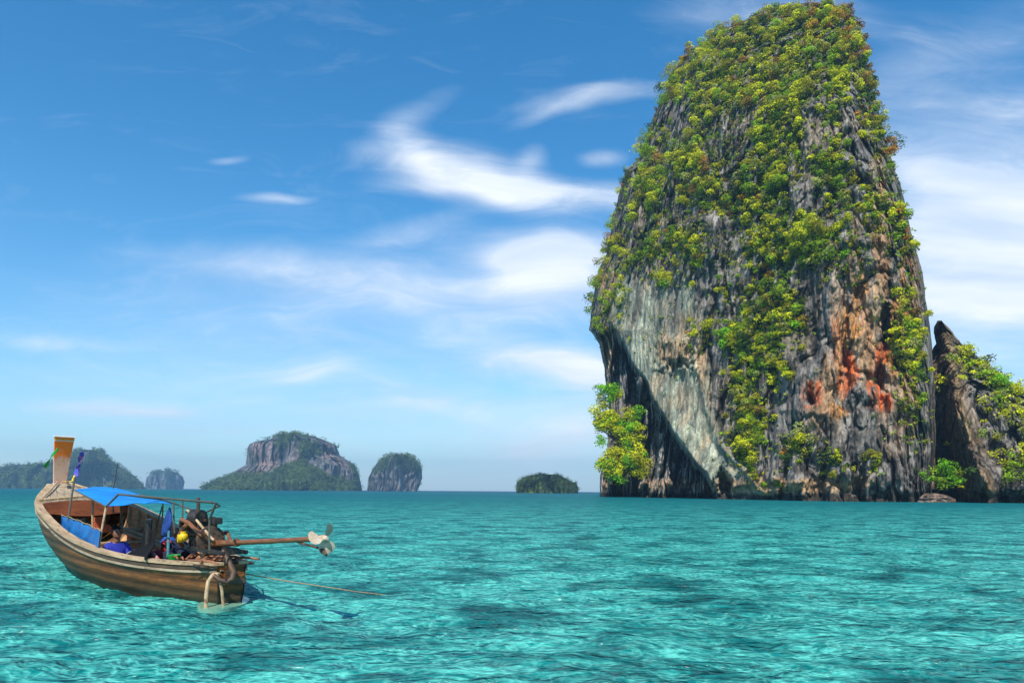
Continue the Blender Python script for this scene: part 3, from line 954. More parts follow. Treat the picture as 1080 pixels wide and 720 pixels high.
# ---- far islands
def island(name, left, right, dd, dep, label, green, seed, clumps, cliff=(0.30, 0.25, 0.235), skirt=None, nv=110, nt=220, bright=1.0, leafsz=3.6):
    k = dd / 200.0
    def shp(x, y, p):
        q_ = p / k
        h = k * (0.9 * crag(q_, 1.2)[0] + 4.5 * fbm(q_ * np.array([.10, .10, .03]) + seed, 3) + 2.2 * fbm(q_ * np.array([.30, .30, .10]) + seed, 3, .6, True))
        if skirt is not None:
            ys = np.interp(x, [a for a, _ in skirt], [b for _, b in skirt])
            h = h + 0.55 * dd * 0.09 * sstep(-4, 26, y - ys)
        return h
    g = rock_body(left, right, lambda x, y: dd + 0 * (np.asarray(x, float) + np.asarray(y, float)), lambda y: dep + 0 * y, nv, nt, shp, back=20, sub=3.0, jitter=1.0, seed=seed, power=.8)
    x, y, p, s, nt = g
    q_ = p / k
    c = limestone(q_ * 2.2 + seed, 1.0, grey=(.20, .19, .19), dark=(.07, .07, .08), tan=cliff)
    n_ = fbm(q_ * np.array([.16, .16, .12]) + seed + 5, 4)
    gm = green(x, y, n_)
    gc = lerp(np.array((.035, .07, .022)), np.array((.10, .16, .03)), sstep(-.3, .4, fbm(q_ * .5 + seed, 4))[..., None])
    c = lerp(c, gc, gm[..., None])
    o = build_rock(name, g, np.clip(c, .01, .8), M_FARROCK)
    tag(o, label, 'island')
    S = sampler(g)
    r_ = np.random.default_rng(int(seed * 10))
    X, Y = S[0], S[1]
    n_f = n_[:, :nt]
    gg = gm[:, :nt]
    ri = r_.integers(1, X.shape[0] - 3, clumps * 3)
    ci = r_.integers(2, X.shape[1] - 2, clumps * 3)
    sel = r_.random(clumps * 3) < gg[ri, ci] * (S[2][ri, ci, 2] > 2)
    ri, ci = ri[sel][:clumps], ci[sel][:clumps]
    pc, nc_ = S[2][ri, ci], S[3][ri, ci]
    rr = r_.uniform(0.35, 1.0, len(pc)) * k
    nzz = fbm(pc / k * .08 + seed, 3)
    tt = np.array([lerp(np.array((.05, .085, .035)), np.array((.15, .20, .05)), float(np.clip(.5 + 1.3 * v_ + r_.normal() * .2, 0, 1))) for v_ in nzz]) * bright
    V_, Q_, C_ = leaves(pc, nc_, rr, np.full(len(pc), 30), leafsz * k / 15, tt, r_)
    np_mesh('woodland', V_, Q_, M_LEAF, o, False, C_)
    return o


skA = None
island('island', [(474, 86), (480, 74), (487, 66), (489, 34), (490, 10), (494, -10), (500, -40), (514, -70), (530, -70)], [(474, 96), (475, 106), (480, 112), (486, 118), (492, 127), (500, 140), (508, 148), (514, 153), (530, 153)],
       1900, 260, 'long green hilly island behind the prow of the longtail boat', lambda x, y, n: sstep(-.55, -.1, n + .25 * sstep(475, 500, y) - .25), 11.0, 1500)
island('island', [(496, 166), (498, 160), (503, 154), (514, 152), (530, 152)], [(496, 178), (498, 188), (502, 193), (508, 195), (514, 194), (530, 194)],
       2900, 120, 'small hazy grey island, palest and farthest of the islands', lambda x, y, n: sstep(.1, .5, n + .45 * sstep(506, 497, y)), 23.0, 220)
island('island', [(457, 300), (460, 290), (463, 284), (465, 270), (468, 263), (472, 261), (490, 259), (495, 250), (501, 240), (507, 224), (512, 212), (520, 210), (530, 210)],
       [(457, 312), (459, 325), (462, 338), (465, 345), (469, 354), (480, 358), (485, 366), (490, 374), (500, 379), (516, 381), (530, 381)],
       1500, 190, 'largest rocky island with pinkish cliffs above a green slope and pale beach',
       lambda x, y, n: np.clip(sstep(.1, .5, n + .9 * sstep(-3, 5, y - np.interp(x, [210, 262, 285, 300, 320, 340, 360, 385], [500, 497, 498, 490, 486, 497, 503, 512])) + .22 * sstep(470, 460, y)), 0, 1),
       37.0, 1600, cliff=(0.46, 0.30, 0.25), skirt=[(210, 498), (262, 492), (300, 486), (320, 484), (350, 500), (385, 514)])
island('island', [(479, 415), (482, 404), (488, 398), (496, 393), (503, 389), (516, 387), (530, 388)], [(479, 428), (482, 436), (487, 441), (495, 444), (504, 445), (512, 443), (516, 441), (530, 440)],
       1600, 70, 'dome shaped rocky island with grey cliff foot, standing alone', lambda x, y, n: sstep(.1, .5, n + .55 * sstep(504, 490, y)), 49.0, 420)
island('island', [(500, 566), (502, 556), (506, 548), (510, 545), (518, 545), (530, 546)], [(500, 588), (503, 594), (506, 600), (509, 607), (513, 610), (518, 610), (530, 609)],
       700, 18, 'lowest little wooded islet of bushy green trees', lambda x, y, n: sstep(-.6, -.2, n + .8 * sstep(515, 511, y)), 61.0, 420, bright=.75, leafsz=3.0)

# pale beach in front of the largest island
m_sand = simple('beach_sand', (.62, .55, .42), (.5, .44, .34), .05, .9)
bpts = []
for xx in np.linspace(222, 316, 60):
    wv_ = .25 * math.sin(xx * .3)
    base = HZ + (xx - 540) * math.tan(ROLL)
    bpts.append([P(xx, base + 1.0, 1345.0), P(xx, base - 1.0 - wv_ * .3, 1372.0 + 8 * wv_), P(xx, base - 1.4, 1400.0)])
bpts = np.array(bpts)
bpts[:, 0, 2] = -0.6
bpts[:, 1, 2] = 2.6
bpts[:, 2, 2] = 5.0
beach = np_mesh('beach', bpts, grid_quads(60, 3), m_sand)
tag(beach, kind='structure')

# ------------------------------------------------------------------ haze
mh, th = new_mat('sea_haze')
hv = th.n('ShaderNodeVolumePrincipled')
hv.inputs['Color'].default_value = (0.38, 0.70, 1.0, 1)
hv.inputs['Density'].default_value = 0.00021
hv.inputs['Anisotropy'].default_value = 0.2
th.n('ShaderNodeOutputMaterial', i={'Volume': hv.outputs[0]})
hb = MB()
hb.box((0, 2300, 108), (5200, 5400, 222))
hz = hb.build('haze', mh, None, smooth=False)
tag(hz, kind='stuff')
#BOAT#
# ------------------------------------------------------------------ the longtail boat
BO = Vector((-4.10, 10.0, 0.0))
BA = math.radians(136.0)
boat = empty('longtail_boat', BO, BA)
tag(boat, 'old wooden longtail boat with raised prow, blue canopy and stern engine, moored in turquoise water', 'boat')
_R = Matrix.Rotation(-BA, 3, 'Z')


def L(x, y, v):
    """boat coordinates (along, across, up) of what the photograph shows at pixel x, y on the lengthwise plane across = v"""
    d = Vector(P(x, y, 1.0)) - Vector((0, 0, CAM_H))
    c = _R @ (Vector((0, 0, CAM_H)) - BO)
    d = _R @ d
    k = (v - c.y) / d.y
    return c + d * k


def LS(x, y, s):
    """the same, on the crosswise plane along = s"""
    d = _R @ (Vector(P(x, y, 1.0)) - Vector((0, 0, CAM_H)))
    c = _R @ (Vector((0, 0, CAM_H)) - BO)
    return c + d * ((s - c.x) / d.x)


def W(p):
    """boat coordinates to world"""
    return Matrix.Rotation(BA, 3, 'Z') @ Vector(p) + BO


M_HULL, t = new_mat('weathered_hull_planks')
co = t.n('ShaderNodeTexCoord').outputs['Object']
sp = t.n('ShaderNodeSeparateXYZ', i={0: co})
grain = t.noise(t.mapv(co, (0.35, 1, 5)), 6, 7, 0.7)
blot = t.noise(t.mapv(co, (0.7, 1, 0.8)), 1.6, 6, 0.65)
wl = t.ramp(t.m('ADD', sp.outputs[2], t.m('MULTIPLY', t.m('SUBTRACT', blot, 0.5), 0.5)), [(0.08, 1.0), (0.34, 0.0)])
c = t.mix(t.ramp(grain, [(0.38, 0.0), (0.62, 1.0)]), (0.20, 0.060, 0.013, 1), (0.42, 0.165, 0.035, 1))
c = t.mix(t.ramp(t.noise(t.mapv(co, (1, 1, 2.5)), 9, 6, .75), [(0.50, 0.0), (0.66, 0.6)]), c, (0.10, 0.045, 0.02, 1))
c = t.mix(t.ramp(blot, [(0.46, 0.0), (0.60, 0.75)]), c, (0.09, 0.055, 0.018, 1))
bowf = t.ramp(t.m('DIVIDE', sp.outputs[0], 10.0), [(0.25, 0.0), (0.65, 0.45)])
c = t.mix(bowf, c, (0.095, 0.065, 0.02, 1))
c = t.mix(t.m('MULTIPLY', wl, 0.88), c, (0.035, 0.035, 0.018, 1))
scr = t.noise(t.mapv(co, (1.2, 1, 9)), 4.0, 4, 0.8)
c = t.mix(t.ramp(scr, [(0.66, 0.0), (0.72, 0.6)]), c, (0.42, 0.36, 0.24, 1))
# seams between the strakes
seam = t.m('PINGPONG', t.m('ADD', sp.outputs[2], t.m('MULTIPLY', sp.outputs[0], -0.03)), 0.085)
seamm = t.ramp(seam, [(0.0, 0.25), (0.10, 1.0)])
c = t.mix(1.0, c, seamm, 'MULTIPLY')
bp = t.n('ShaderNodeBump', i={'Strength': 0.7, 'Distance': 0.012, 'Height': t.m('ADD', grain, t.m('MULTIPLY', seamm, 1.5))})
b = principled(t, Base_Color=c, Roughness=0.55, Normal=bp.outputs[0])
b.inputs['Specular IOR Level'].default_value = 0.35
finish(t, b)
M_PALE = simple('sunbleached_wood', (.58, .42, .25), (.36, .24, .13), 3.0, .7, .6, stretch=(.35, 3, 3), bdist=.01, c3=(.20, .12, .07))
M_DECK = simple('grey_deck_wood', (.50, .41, .28), (.30, .22, .14), 2.2, .8, .7, stretch=(.35, 3, 3), bdist=.01, c3=(.16, .11, .07))
M_RED = simple('red_brown_wood', (.34, .095, .035), (.20, .055, .022), 3.0, .6, .5, stretch=(1, .4, 2), c3=(.10, .04, .02))
M_INNER = simple('bare_inner_planks', (.62, .36, .18), (.36, .17, .08), 3.0, .75, .6, stretch=(.3, 3, 3), c3=(.16, .07, .03))
M_DARKW = simple('dark_wet_wood', (.13, .08, .045), (.06, .04, .025), 4.0, .6, .5, stretch=(.4, 2, 2))
M_BLUE = simple('blue_tarpaulin', (.008, .30, .78), (.008, .20, .60), 2.5, .5, .9, bdist=.05)
M_BLUE2 = simple('faded_blue_tarpaulin', (.012, .17, .46), (.008, .09, .30), 7.0, .5, .7, bdist=.03)
M_BLACK = simple('black_plastic_sheet', (.006, .006, .006), (.010, .009, .009), 3, .75, .5, spec=.15)
M_STEEL = simple('painted_steel_tube', (.10, .11, .10), (.16, .12, .08), 5, .5, .3, metal=.3)
M_RUST = simple('rusty_engine_iron', (.17, .10, .065), (.07, .055, .05), 7, .6, .6, metal=.5, bdist=.006, c3=(.36, .16, .06))
M_IRON = simple('dark_engine_iron', (.075, .07, .068), (.03, .03, .03), 7, .5, .5, metal=.6, c3=(.24, .13, .07))
M_SHAFT = simple('rust_red_shaft', (.36, .13, .05), (.20, .07, .03), 6, .45, .3, metal=.3, stretch=(.5, 3, 3), c3=(.42, .22, .10))
M_PROP = simple('scaled_bronze', (.62, .52, .40), (.45, .33, .22), 9, .7, .4, metal=0, spec=.2)
M_YEL = simple('yellow_plastic', (.85, .60, .01), (.72, .45, .01), 5, .4, .2, c3=(.25, .16, .02))
M_GRN = simple('green_plastic', (.02, .36, .05), (.01, .2, .03), 5, .4, .2)
M_REDP = simple('red_cloth', (.50, .035, .04), (.3, .02, .03), 7, .7, .5, bdist=.02)
M_NAVY = simple('navy_cloth', (.012, .018, .05), (.01, .012, .03), 5, .85, .6, bdist=.02)
M_DBLUE = simple('blue_cloth', (.02, .09, .36), (.015, .05, .22), 5, .8, .6, bdist=.02)
M_WHITE = simple('white_paint', (.80, .78, .72), (.68, .66, .60), 6, .6, .2)
M_ROPE = simple('old_rope', (.40, .33, .20), (.22, .17, .10), 30, .9, .6)

# station, half width, gunwale height, keel height
ST = np.array([(0, .17, .60, -.22), (.4, .33, .575, -.34), (1, .53, .565, -.40), (2, .78, .575, -.45), (3, .94, .63, -.45), (4, 1.03, .735, -.42), (5, 1.06, .88, -.35), (6, 1.04, 1.06, -.2),
               (7, .98, 1.235, .02), (7.6, .90, 1.335, .20), (8.5, .66, 1.50, .58), (9.3, .36, 1.665, 1.05), (9.85, .17, 1.78, 1.46)])


def st(s):
    f = [float(np.interp(s, ST[:, 0], ST[:, k])) for k in (1, 2, 3)]
    return f


def smooth_st(s):
    r_ = [st(max(0, min(9.85, s + d))) for d in (-.35, -.15, 0, .15, .35)]
    return [sum(a[k] for a in r_) / 5 for k in range(3)]


def section(s, off=0.0, n=13, top=0.0):
    w_, g_, k_ = smooth_st(s)
    w_ -= off
    k_ += off
    g_ += top
    pts = []
    for i in range(-n, n + 1):
        q_ = abs(i) / n
        y_ = w_ * (1 - (1 - q_) ** 2.1) * (1 + 0.0 * q_)
        z_ = k_ + (g_ - k_) * q_ ** 1.55
        pts.append((s, math.copysign(y_, i) if i else 0.0, z_))
    return pts


def half_at(s, z):
    w_, g_, k_ = smooth_st(s)
    q_ = min(1.0, max(0.0, (z - k_) / (g_ - k_)) ** (1 / 1.55))
    return max(.02, w_ * (1 - (1 - q_) ** 2.1) - .10)


SS = list(np.linspace(0, 9.85, 60))
mb = MB()
mb.loft([section(s) for s in SS])
mb.build('hull', M_HULL, boat)
mb = MB()
mb.loft([section(s, 0.055, top=-0.01) for s in np.linspace(0.05, 7.5, 46)])
mb.build('hull_lining', M_INNER, boat)
# transom
mb = MB()
sec = section(0.0, 0.004)
vs = [mb.bm.verts.new(Vector((0.02, p[1], p[2]))) for p in sec]
mb.bm.faces.new(vs)
vs2 = [mb.bm.verts.new(Vector((0.07, p[1], p[2]))) for p in sec]
mb.bm.faces.new(list(reversed(vs2)))
mb.build('transom', M_HULL, boat, smooth=False)


def rail(side, name, mat, w0, h0, dz, out_, s0=0.0, s1=9.8):
    mb = MB()
    secs = []
    for s in np.linspace(s0, s1, 60):
        w_, g_, _ = smooth_st(s)
        y0, y1 = (w_ + out_) * side, (w_ + out_ - w0) * side
        z1 = g_ + dz
        secs.append([(s, y0, z1 - h0), (s, y0, z1), (s, y1, z1), (s, y1, z1 - h0)])
    mb.loft(secs, closed=True, caps=True)
    return mb.build(name, mat, boat, smooth=False)


for sd in (1, -1):
    rail(sd, 'gunwale', M_PALE, .15, .045, .045, .05)
    rail(sd, 'rubbing_strake', M_DECK, .04, .032, -.075, .040)
    rail(sd, 'dark_strake', M_DARKW, .03, .05, -.015, .028)

# foredeck: planks closing the bow
mb = MB()
for k in range(-5, 5):
    secs = []
    for s in np.linspace(7.55, 9.82, 22):
        w_, g_, _ = smooth_st(s)
        w_ -= .09
        a0, a1 = (k + .03) / 5.0, (k + .97) / 5.0
        crown = lambda a: g_ + .05 + .10 * w_ * (1 - a * a)
        secs.append([(s, a0 * w_, crown(a0)), (s, a1 * w_, crown(a1)), (s, a1 * w_, crown(a1) - .03), (s, a0 * w_, crown(a0) - .03)])
    mb.loft(secs, closed=True, caps=True)
mb.build('foredeck', M_DECK, boat, smooth=False)
mb = MB()
for sd in (1, -1):
    mb.tube([(7.7, .80 * sd, 1.44), (8.6, .42 * sd, 1.66), (9.5, .10 * sd, 1.84)], .022, 6)
mb.tube([(7.62, -.85, 1.435), (7.62, 0, 1.52), (7.62, .85, 1.435)], .03, 6)
mb.build('deck_batten', M_PALE, boat)
# red cross beam under the deck edge
mb = MB()
w_, g_, _ = smooth_st(7.5)
secs = []
for yy in np.linspace(-w_ + .06, w_ - .06, 16):
    zt = g_ + .03 + .08 * (1 - (yy / w_) ** 2)
    zb = g_ - .20 - .04 * math.cos(yy * 3)
    secs.append([(7.46, yy, zb), (7.46, yy, zt), (7.53, yy, zt), (7.53, yy, zb)])
mb.loft(secs, closed=True, caps=True)
mb.build('cross_beam', M_RED, boat, smooth=False)
# bulkhead in the dark under the foredeck
mb = MB()
sec = section(8.1, .06, top=-.02)
mb.bm.faces.new([mb.bm.verts.new(Vector(p)) for p in sec])
mb.build('bulkhead', M_DARKW, boat, smooth=False, solid=.03)
# ribs
for s in np.arange(0.9, 7.4, .46):
    for sd in (1, -1):
        mb = MB()
        secs = []
        sec = [p for p in section(float(s), .06, top=-.02) if p[1] * sd >= 0]
        sec.sort(key=lambda p: abs(p[1]))
        for p in sec[4:]:
            inx = p[1] - sd * .055
            secs.append([(s - .032, p[1], p[2]), (s + .032, p[1], p[2]), (s + .032, inx, p[2] + .015), (s - .032, inx, p[2] + .015)])
        mb.loft(secs, closed=True, caps=True)
        mb.build('rib', M_PALE, boat, smooth=False)
# inner stringer planks
for sd in (1, -1):
    mb = MB()
    secs = []
    for s in np.linspace(.9, 7.3, 30):
        w_, g_, k_ = smooth_st(s)
        yy = (w_ * (1 - (1 - .70) ** 2.1) - .12) * sd
        zz = k_ + (g_ - k_) * .70 ** 1.55
        secs.append([(s, yy, zz - .05), (s, yy, zz + .05), (s, yy - sd * .03, zz + .05), (s, yy - sd * .03, zz - .05)])
    mb.loft(secs, closed=True, caps=True)
    mb.build('stringer', M_PALE, boat, smooth=False)
# floor boards
mb = MB()
for k in range(-4, 4):
    secs = []
    for s in np.linspace(.35, 6.6, 24):
        zz = .10 + max(0, s - 4.5) * .10
        w_ = half_at(float(s), zz - .03)
        a0, a1 = (k + .04) / 4.0 * w_, (k + .96) / 4.0 * w_
        secs.append([(s, a0, zz), (s, a1, zz), (s, a1, zz - .03), (s, a0, zz - .03)])
    mb.loft(secs, closed=True, caps=True)
mb.build('floor_board', M_INNER, boat, smooth=False)
# seats across
for s, zz in ((6.6, .80), (5.5, .60), (4.85, .48), (2.9, .40), (1.9, .38)):
    w_, g_, k_ = smooth_st(s)
    mb = MB()
    wq = half_at(s, zz) + .03
    mb.box((s, 0, zz), (.26, wq * 1.86, .035), bevel=.006)
    mb.build('bench', M_PALE if s > 3 else M_DARKW, boat, smooth=False)
# lashed poles stored along the far side
mb = MB()
for k, (dy, dz_) in enumerate(((0, 0), (.08, .03), (.03, .09))):
    mb.tube([(6.9, -.55 + dy, .74 + dz_), (5.6, -.62 + dy, .62 + dz_), (4.2, -.6 + dy, .52 + dz_)], .035, 7)
mb.build('bamboo_pole', M_PALE, boat)

# prow post
mb = MB()
base = Vector((9.86, 0, 1.42))
top_ = L(68.2, 460, 0.0)
secs = []
for a in np.linspace(0, 1, 16):
    c = base.lerp(top_, a)
    c.x += .05 * math.sin(a * math.pi)
    hw = lerp(.115, .205, max(0, a - .12) / .88)
    ht = lerp(.055, .035, a)
    secs.append([(c.x - ht, hw * yy, c.z) for yy in (-1, -.8, .8, 1)] + [(c.x + ht, hw * yy, c.z) for yy in (1, .8, -.8, -1)])
mb.loft(secs, closed=True, caps=True)
m, t = new_mat('orange_prow_paint')
co = t.n('ShaderNodeTexCoord').outputs['Object']
zz = t.n('ShaderNodeSeparateXYZ', i={0: co}).outputs[2]
n1 = t.noise(co, 7, 6, .7)
f = t.ramp(t.m('ADD', t.m('SUBTRACT', zz, 2.0), t.m('MULTIPLY', t.m('SUBTRACT', n1, .5), 1.1)), [(0.28, 0.0), (0.55, 1.0)])
c = t.mix(f, (0.66, 0.40, 0.29, 1), (0.98, 0.17, 0.005, 1))
c = t.mix(t.ramp(t.noise(co, 13, 5, .7), [(.52, 0.), (.66, .7)]), c, (.66, .22, .05, 1))
finish(t, principled(t, Base_Color=c, Roughness=.6, Normal=t.n('ShaderNodeBump', i={'Strength': .4, 'Distance': .01, 'Height': n1}).outputs[0]))
post = mb.build('prow_post', m, boat, smooth=False)
u = (top_ - base)


def band(a, hh, grow, mat):
    c = base.lerp(top_, a)
    c.x += .05 * math.sin(a * math.pi)
    hw = lerp(.115, .205, max(0, a - .12) / .88) + grow
    ht = lerp(.055, .035, a) + grow
    q = MB()
    q.box(c, (2 * ht, 2 * hw, hh), bevel=.006)
    return q.build('band', mat, post, smooth=False)


band(.995, .035, .022, M_WHITE)
band(.95, .016, .012, M_YEL)
band(.93, .022, .010, M_WHITE)
band(.22, .12, .012, M_WHITE)
# cloths tied to the prow
def cloth_strip(name, pts, w0, w1, mat, label, cat, twist=.6):
    q = MB()
    secs = []
    n = len(pts)
    for i, p in enumerate(pts):
        p = Vector(p)
        a = i / (n - 1)
        hw = lerp(w0, w1, a) / 2
        d = Vector((math.sin(i * twist) * .5, math.cos(i * twist), 0)).normalized()
        secs.append([p - d * hw, p - d * hw * .3 + Vector((.012, 0, .01)), p + d * hw * .3 - Vector((.012, 0, 0)), p + d * hw])
    q.loft(secs)
    o = q.build(name, mat, None, solid=.008)
    for v in o.data.vertices:
        pass
    o.location = BO
    o.rotation_euler = (0, 0, BA)
    tag(o, label, cat)
    return o


def interp_pts(ctrl, n, jit=.0, seed=1):
    r_ = random.Random(seed)
    ctrl = [Vector(c) for c in ctrl]
    out_ = []
    for i in range(n):
        a = i / (n - 1) * (len(ctrl) - 1)
        k = min(int(a), len(ctrl) - 2)
        p = ctrl[k].lerp(ctrl[k + 1], a - k)
        out_.append(p + Vector([r_.uniform(-jit, jit) for _ in range(3)]))
    return out_


px0 = .20
cloth_strip('sash', interp_pts([L(61.5, 472.5, px0), L(55, 481, .34), L(47, 493, .48)], 10, .008, 3), .05, .10, M_GRN, 'green sash blowing out from the orange prow post', 'sash', .3)
m_flow, t = new_mat('flowered_ribbon')
co = t.n('ShaderNodeTexCoord').outputs['Object']
vv = t.n('ShaderNodeTexVoronoi', i={'Scale': 14.0, 'Vector': co})
finish(t, principled(t, Base_Color=t.mix(t.ramp(vv.outputs['Distance'], [(.3, 0.), (.5, 1.)]), t.mix(t.ramp(t.noise(co, 9), [(.45, 0.), (.55, 1.)]), (.55, .10, .20, 1), (.03, .05, .35, 1)), (.06, .08, .42, 1)), Roughness=.8))
cloth_strip('ribbon', interp_pts([L(86, 477, -.40), L(84, 487, -.38), L(81, 497, -.30), L(80, 503, -.26)], 10, .012, 4), .09, .11, m_flow, 'blue and pink flowered ribbon flying beside the prow post', 'ribbon', .5)
cloth_strip('ribbon', interp_pts([L(79.5, 501, -.26), L(77, 507, -.20), L(71, 508, -.10), L(68, 507.5, .10)], 10, .006, 6), .07, .09, M_YEL, 'yellow ribbon knotted around the foot of the prow post', 'ribbon', .4)


# canopy of blue tarpaulin stretched over a tube frame
cA, cB, cC, cD = L(79, 516.8, .62), L(112, 534, .73), L(184, 531.5, -.74), L(126, 514.8, -.74)
grid = []
na, nb = 26, 22
for i in range(na + 1):
    a = i / na
    row = []
    for j in range(nb + 1):
        b_ = j / nb
        p = cA.lerp(cB, a).lerp(cD.lerp(cC, a), b_)
        arch = .05 * math.sin(b_ * math.pi) * (1 - .3 * a)
        sag = -.035 * math.sin(a * math.pi) * (1 - abs(2 * b_ - 1))
        fold = .016 * float(pnoise(np.array([p.x * 2.4, p.y * 3.2, .5]))) + .02 * math.cos(b_ * 16) * max(0, abs(a - .5) * 2 - .7)
        row.append((p.x + .03 * math.sin(b_ * 19) * (1 if a in (0, 1) else 0), p.y, p.z + arch + sag + fold))
    grid.append(row)
mb = MB()
mb.loft(grid)
can = mb.build('canopy', M_BLUE, boat, solid=.006, angle=80)
mb = MB()
r1_, r2_, r3_, r4_ = L(112, 534, .735), L(125, 521, .74), L(228, 530, .50), L(221, 547, .50)
mb.tube([r1_, r1_.lerp(r2_, .92), r2_, r2_.lerp(r3_, .04), r2_.lerp(r3_, .5), r3_.lerp(r2_, .03), r3_.lerp(r4_, .04), r4_], .017, 8)
f1_, f2_, f3_ = L(127, 517, -.745), L(172, 527, -.745), L(215, 541, -.52)
mb.tube([f1_, f2_, f3_], .015, 7)
mb.tube([r3_ + Vector((.05, 0, 0)), L(232, 533, 0.0), f3_], .015, 7)
for a in (.0, .42):
    mb.tube([r2_.lerp(r3_, a), f2_.lerp(f3_, a)], .013, 6)
mb.tube([cA, cB], .014, 6)
mb.tube([cA, cD], .014, 6)
mb.build('canopy_frame', M_STEEL, boat)


def upright(x0, y0, x1, y1, v0, v1, r, mat, name='canopy_post'):
    q = MB()
    a, b_ = L(x0, y0, v0), L(x1, y1, v1)
    q.tube([a, a.lerp(b_, .5) + Vector((.01, 0, 0)), b_], r, 7)
    return q.build(name, mat, boat)


upright(71.5, 549, 79, 503, .80, .66, .018, M_STEEL)
upright(104, 577, 112, 534, .86, .73, .018, M_PALE)
upright(97.5, 556, 98, 526, .30, .30, .022, M_PALE)
upright(129, 562, 127.5, 530, .25, .25, .022, M_DARKW)
upright(171, 566, 172, 527, -.72, -.745, .014, M_STEEL)
upright(165, 556, 171, 534, -.66, -.70, .014, M_STEEL)
upright(184, 562, 183, 529, .0, .0, .014, M_STEEL)
upright(193, 570, 192.5, 527, -.3, -.3, .014, M_STEEL)
upright(155.5, 590, 157.5, 547, .35, .35, .048, M_IRON, 'mooring_post')
upright(209.5, 560, 209, 524.5, .10, .10, .028, M_RUST, 'engine_post')
upright(221, 580, 221, 547, .50, .50, .014, M_STEEL)
p_ = L(124, 489, -.4)
q_ = L(119.5, 514.5, -.4)
mb = MB()
mb.tube([(q_.x, q_.y, 1.15), q_, p_], [.016, .014, .011], 7)
mb.build('flag_staff', M_STEEL, boat)

# blue side screen laced along its upper edge
g_ = []
a0, a1, b1_, b0 = L(65, 543.5, .80), L(106.5, 560.5, .84), L(104, 579, .90), L(64, 563, .88)
for i in range(17):
    a = i / 16
    row = []
    for j in range(9):
        b_ = j / 8
        p = a0.lerp(a1, a).lerp(b0.lerp(b1_, a), b_)
        row.append((p.x, p.y + .018 * math.sin(a * 26 + b_) * (1 - .5 * b_) - .04 * math.sin(a * math.pi), p.z - .012 * abs(math.sin(a * 8 * math.pi)) * (1 - b_)))
    g_.append(row)
mb = MB()
mb.loft(g_)
scr = mb.build('side_screen', M_BLUE2, boat, solid=.006, angle=80)
mb = MB()
pts = []
for i in range(41):
    a = i / 40
    p = a0.lerp(a1, a)
    pts.append(p + Vector((0, .018 * math.sin(a * 26) - .04 * math.sin(a * math.pi) + (.012 if i % 2 else -.012), .012 + (.016 if i % 2 else -.008))))
mb.tube(pts, .008, 5)
mb.build('lacing', M_ROPE, scr)

# ---- engine on its swivel at the stern
eng_c = Vector((.98, .02, .90))
eng = empty('longtail_engine', (0, 0, 0))
eng.parent = boat
mb = MB()
mb.box((1.02, .0, .92), (.46, .30, .30), bevel=.03)
mb.box((1.12, .0, 1.12), (.36, .20, .16), bevel=.03)
mb.box((1.30, .02, 1.02), (.20, .26, .22), bevel=.03)
mb.box((.86, .13, .98), (.16, .10, .18), bevel=.02)
for k in range(6):
    mb.box((.90 + k * .06, 0, 1.215), (.022, .19, .05), bevel=.004)
for k in range(5):
    mb.disc((.90 + .09 * k, .165, .98), (0, 1, 0), .024, .03, 8)
for k in range(4):
    mb.box((.86 + .1 * k, .155, .86), (.05, .03, .06), bevel=.008)
mb.build('engine_block', M_IRON, eng)
mb = MB()
mb.disc((.70, 0.02, .93), (1, 0, 0), .205, .09, 28)
mb.disc((.64, 0.02, .93), (1, 0, 0), .15, .05, 24)
for k in range(8):
    a = k * math.pi / 4
    mb.disc((.612, .02 + .11 * math.cos(a), .93 + .11 * math.sin(a)), (1, 0, 0), .016, .02, 8)
mb.build('bell_housing', M_RUST, eng)
mb = MB()
mb.ball((1.28, .04, 1.24), .14, (1.2, .8, .75), 2, .25)
ec = L(208, 547, .08)
mb.disc(ec, (1, .6, .1), .15, .16, 20)
mb.disc(ec + Vector((-.09, .0, .02)), (1, .2, .1), .10, .06, 16)
mb.box(L(229, 549, -.05), (.14, .12, .10), bevel=.01)
mb.box(L(226, 560, -.05), (.20, .10, .08), bevel=.01)
mb.disc((1.36, .18, 1.14), (0, 1, 0), .085, .08, 18)
mb.disc((1.14, -.20, 1.16), (0, 1, 0), .10, .06, 18)
mb.build('alternator', M_IRON, eng)
mb = MB()
mb.tube([(1.45, .10, 1.33), (1.25, .16, 1.36), (.85, .14, 1.18), (.52, .10, .98), (.42, .08, .93)], .02, 8)
mb.build('guard_tube', M_PALE, eng)
mb = MB()
mb.tube([(1.42, .2, 1.10), (1.25, .25, 1.22), (1.0, .24, 1.18), (.75, .22, 1.08), (.55, .2, 1.0)], .032, 8)
mb.tube([(1.4, .16, .78), (1.3, .28, .90), (1.15, .27, 1.06), (1.02, .22, 1.18)], .038, 8)
mb.tube([(1.2, -.2, .9), (1.0, -.26, 1.0), (.7, -.24, 1.02), (.5, -.2, .9)], .03, 8)
mb.build('exhaust_pipe', M_SHAFT, eng)
mb = MB()
r_ = random.Random(4)
for k in range(9):
    a = Vector((r_.uniform(.7, 1.4), r_.uniform(-.05, .24), r_.uniform(.75, 1.2)))
    b_ = a + Vector((r_.uniform(-.35, .35), r_.uniform(-.05, .1), r_.uniform(-.25, .15)))
    mb.tube([a, a.lerp(b_, .5) + Vector((0, .06, r_.uniform(-.1, .12))), b_], r_.uniform(.008, .016), 6)
mb.build('hose', M_BLACK, eng)
mb = MB()
af = L(193.5, 566, .30)
mb.ball(af, .075, (1, 1, .95), 2)
mb.disc(af + Vector((0, 0, .06)), (0, 0, 1), .045, .05, 16)
mb.disc(af + Vector((.0, .06, -.02)), (.2, 1, 0), .062, .05, 18)
mb.build('air_filter', M_YEL, eng)
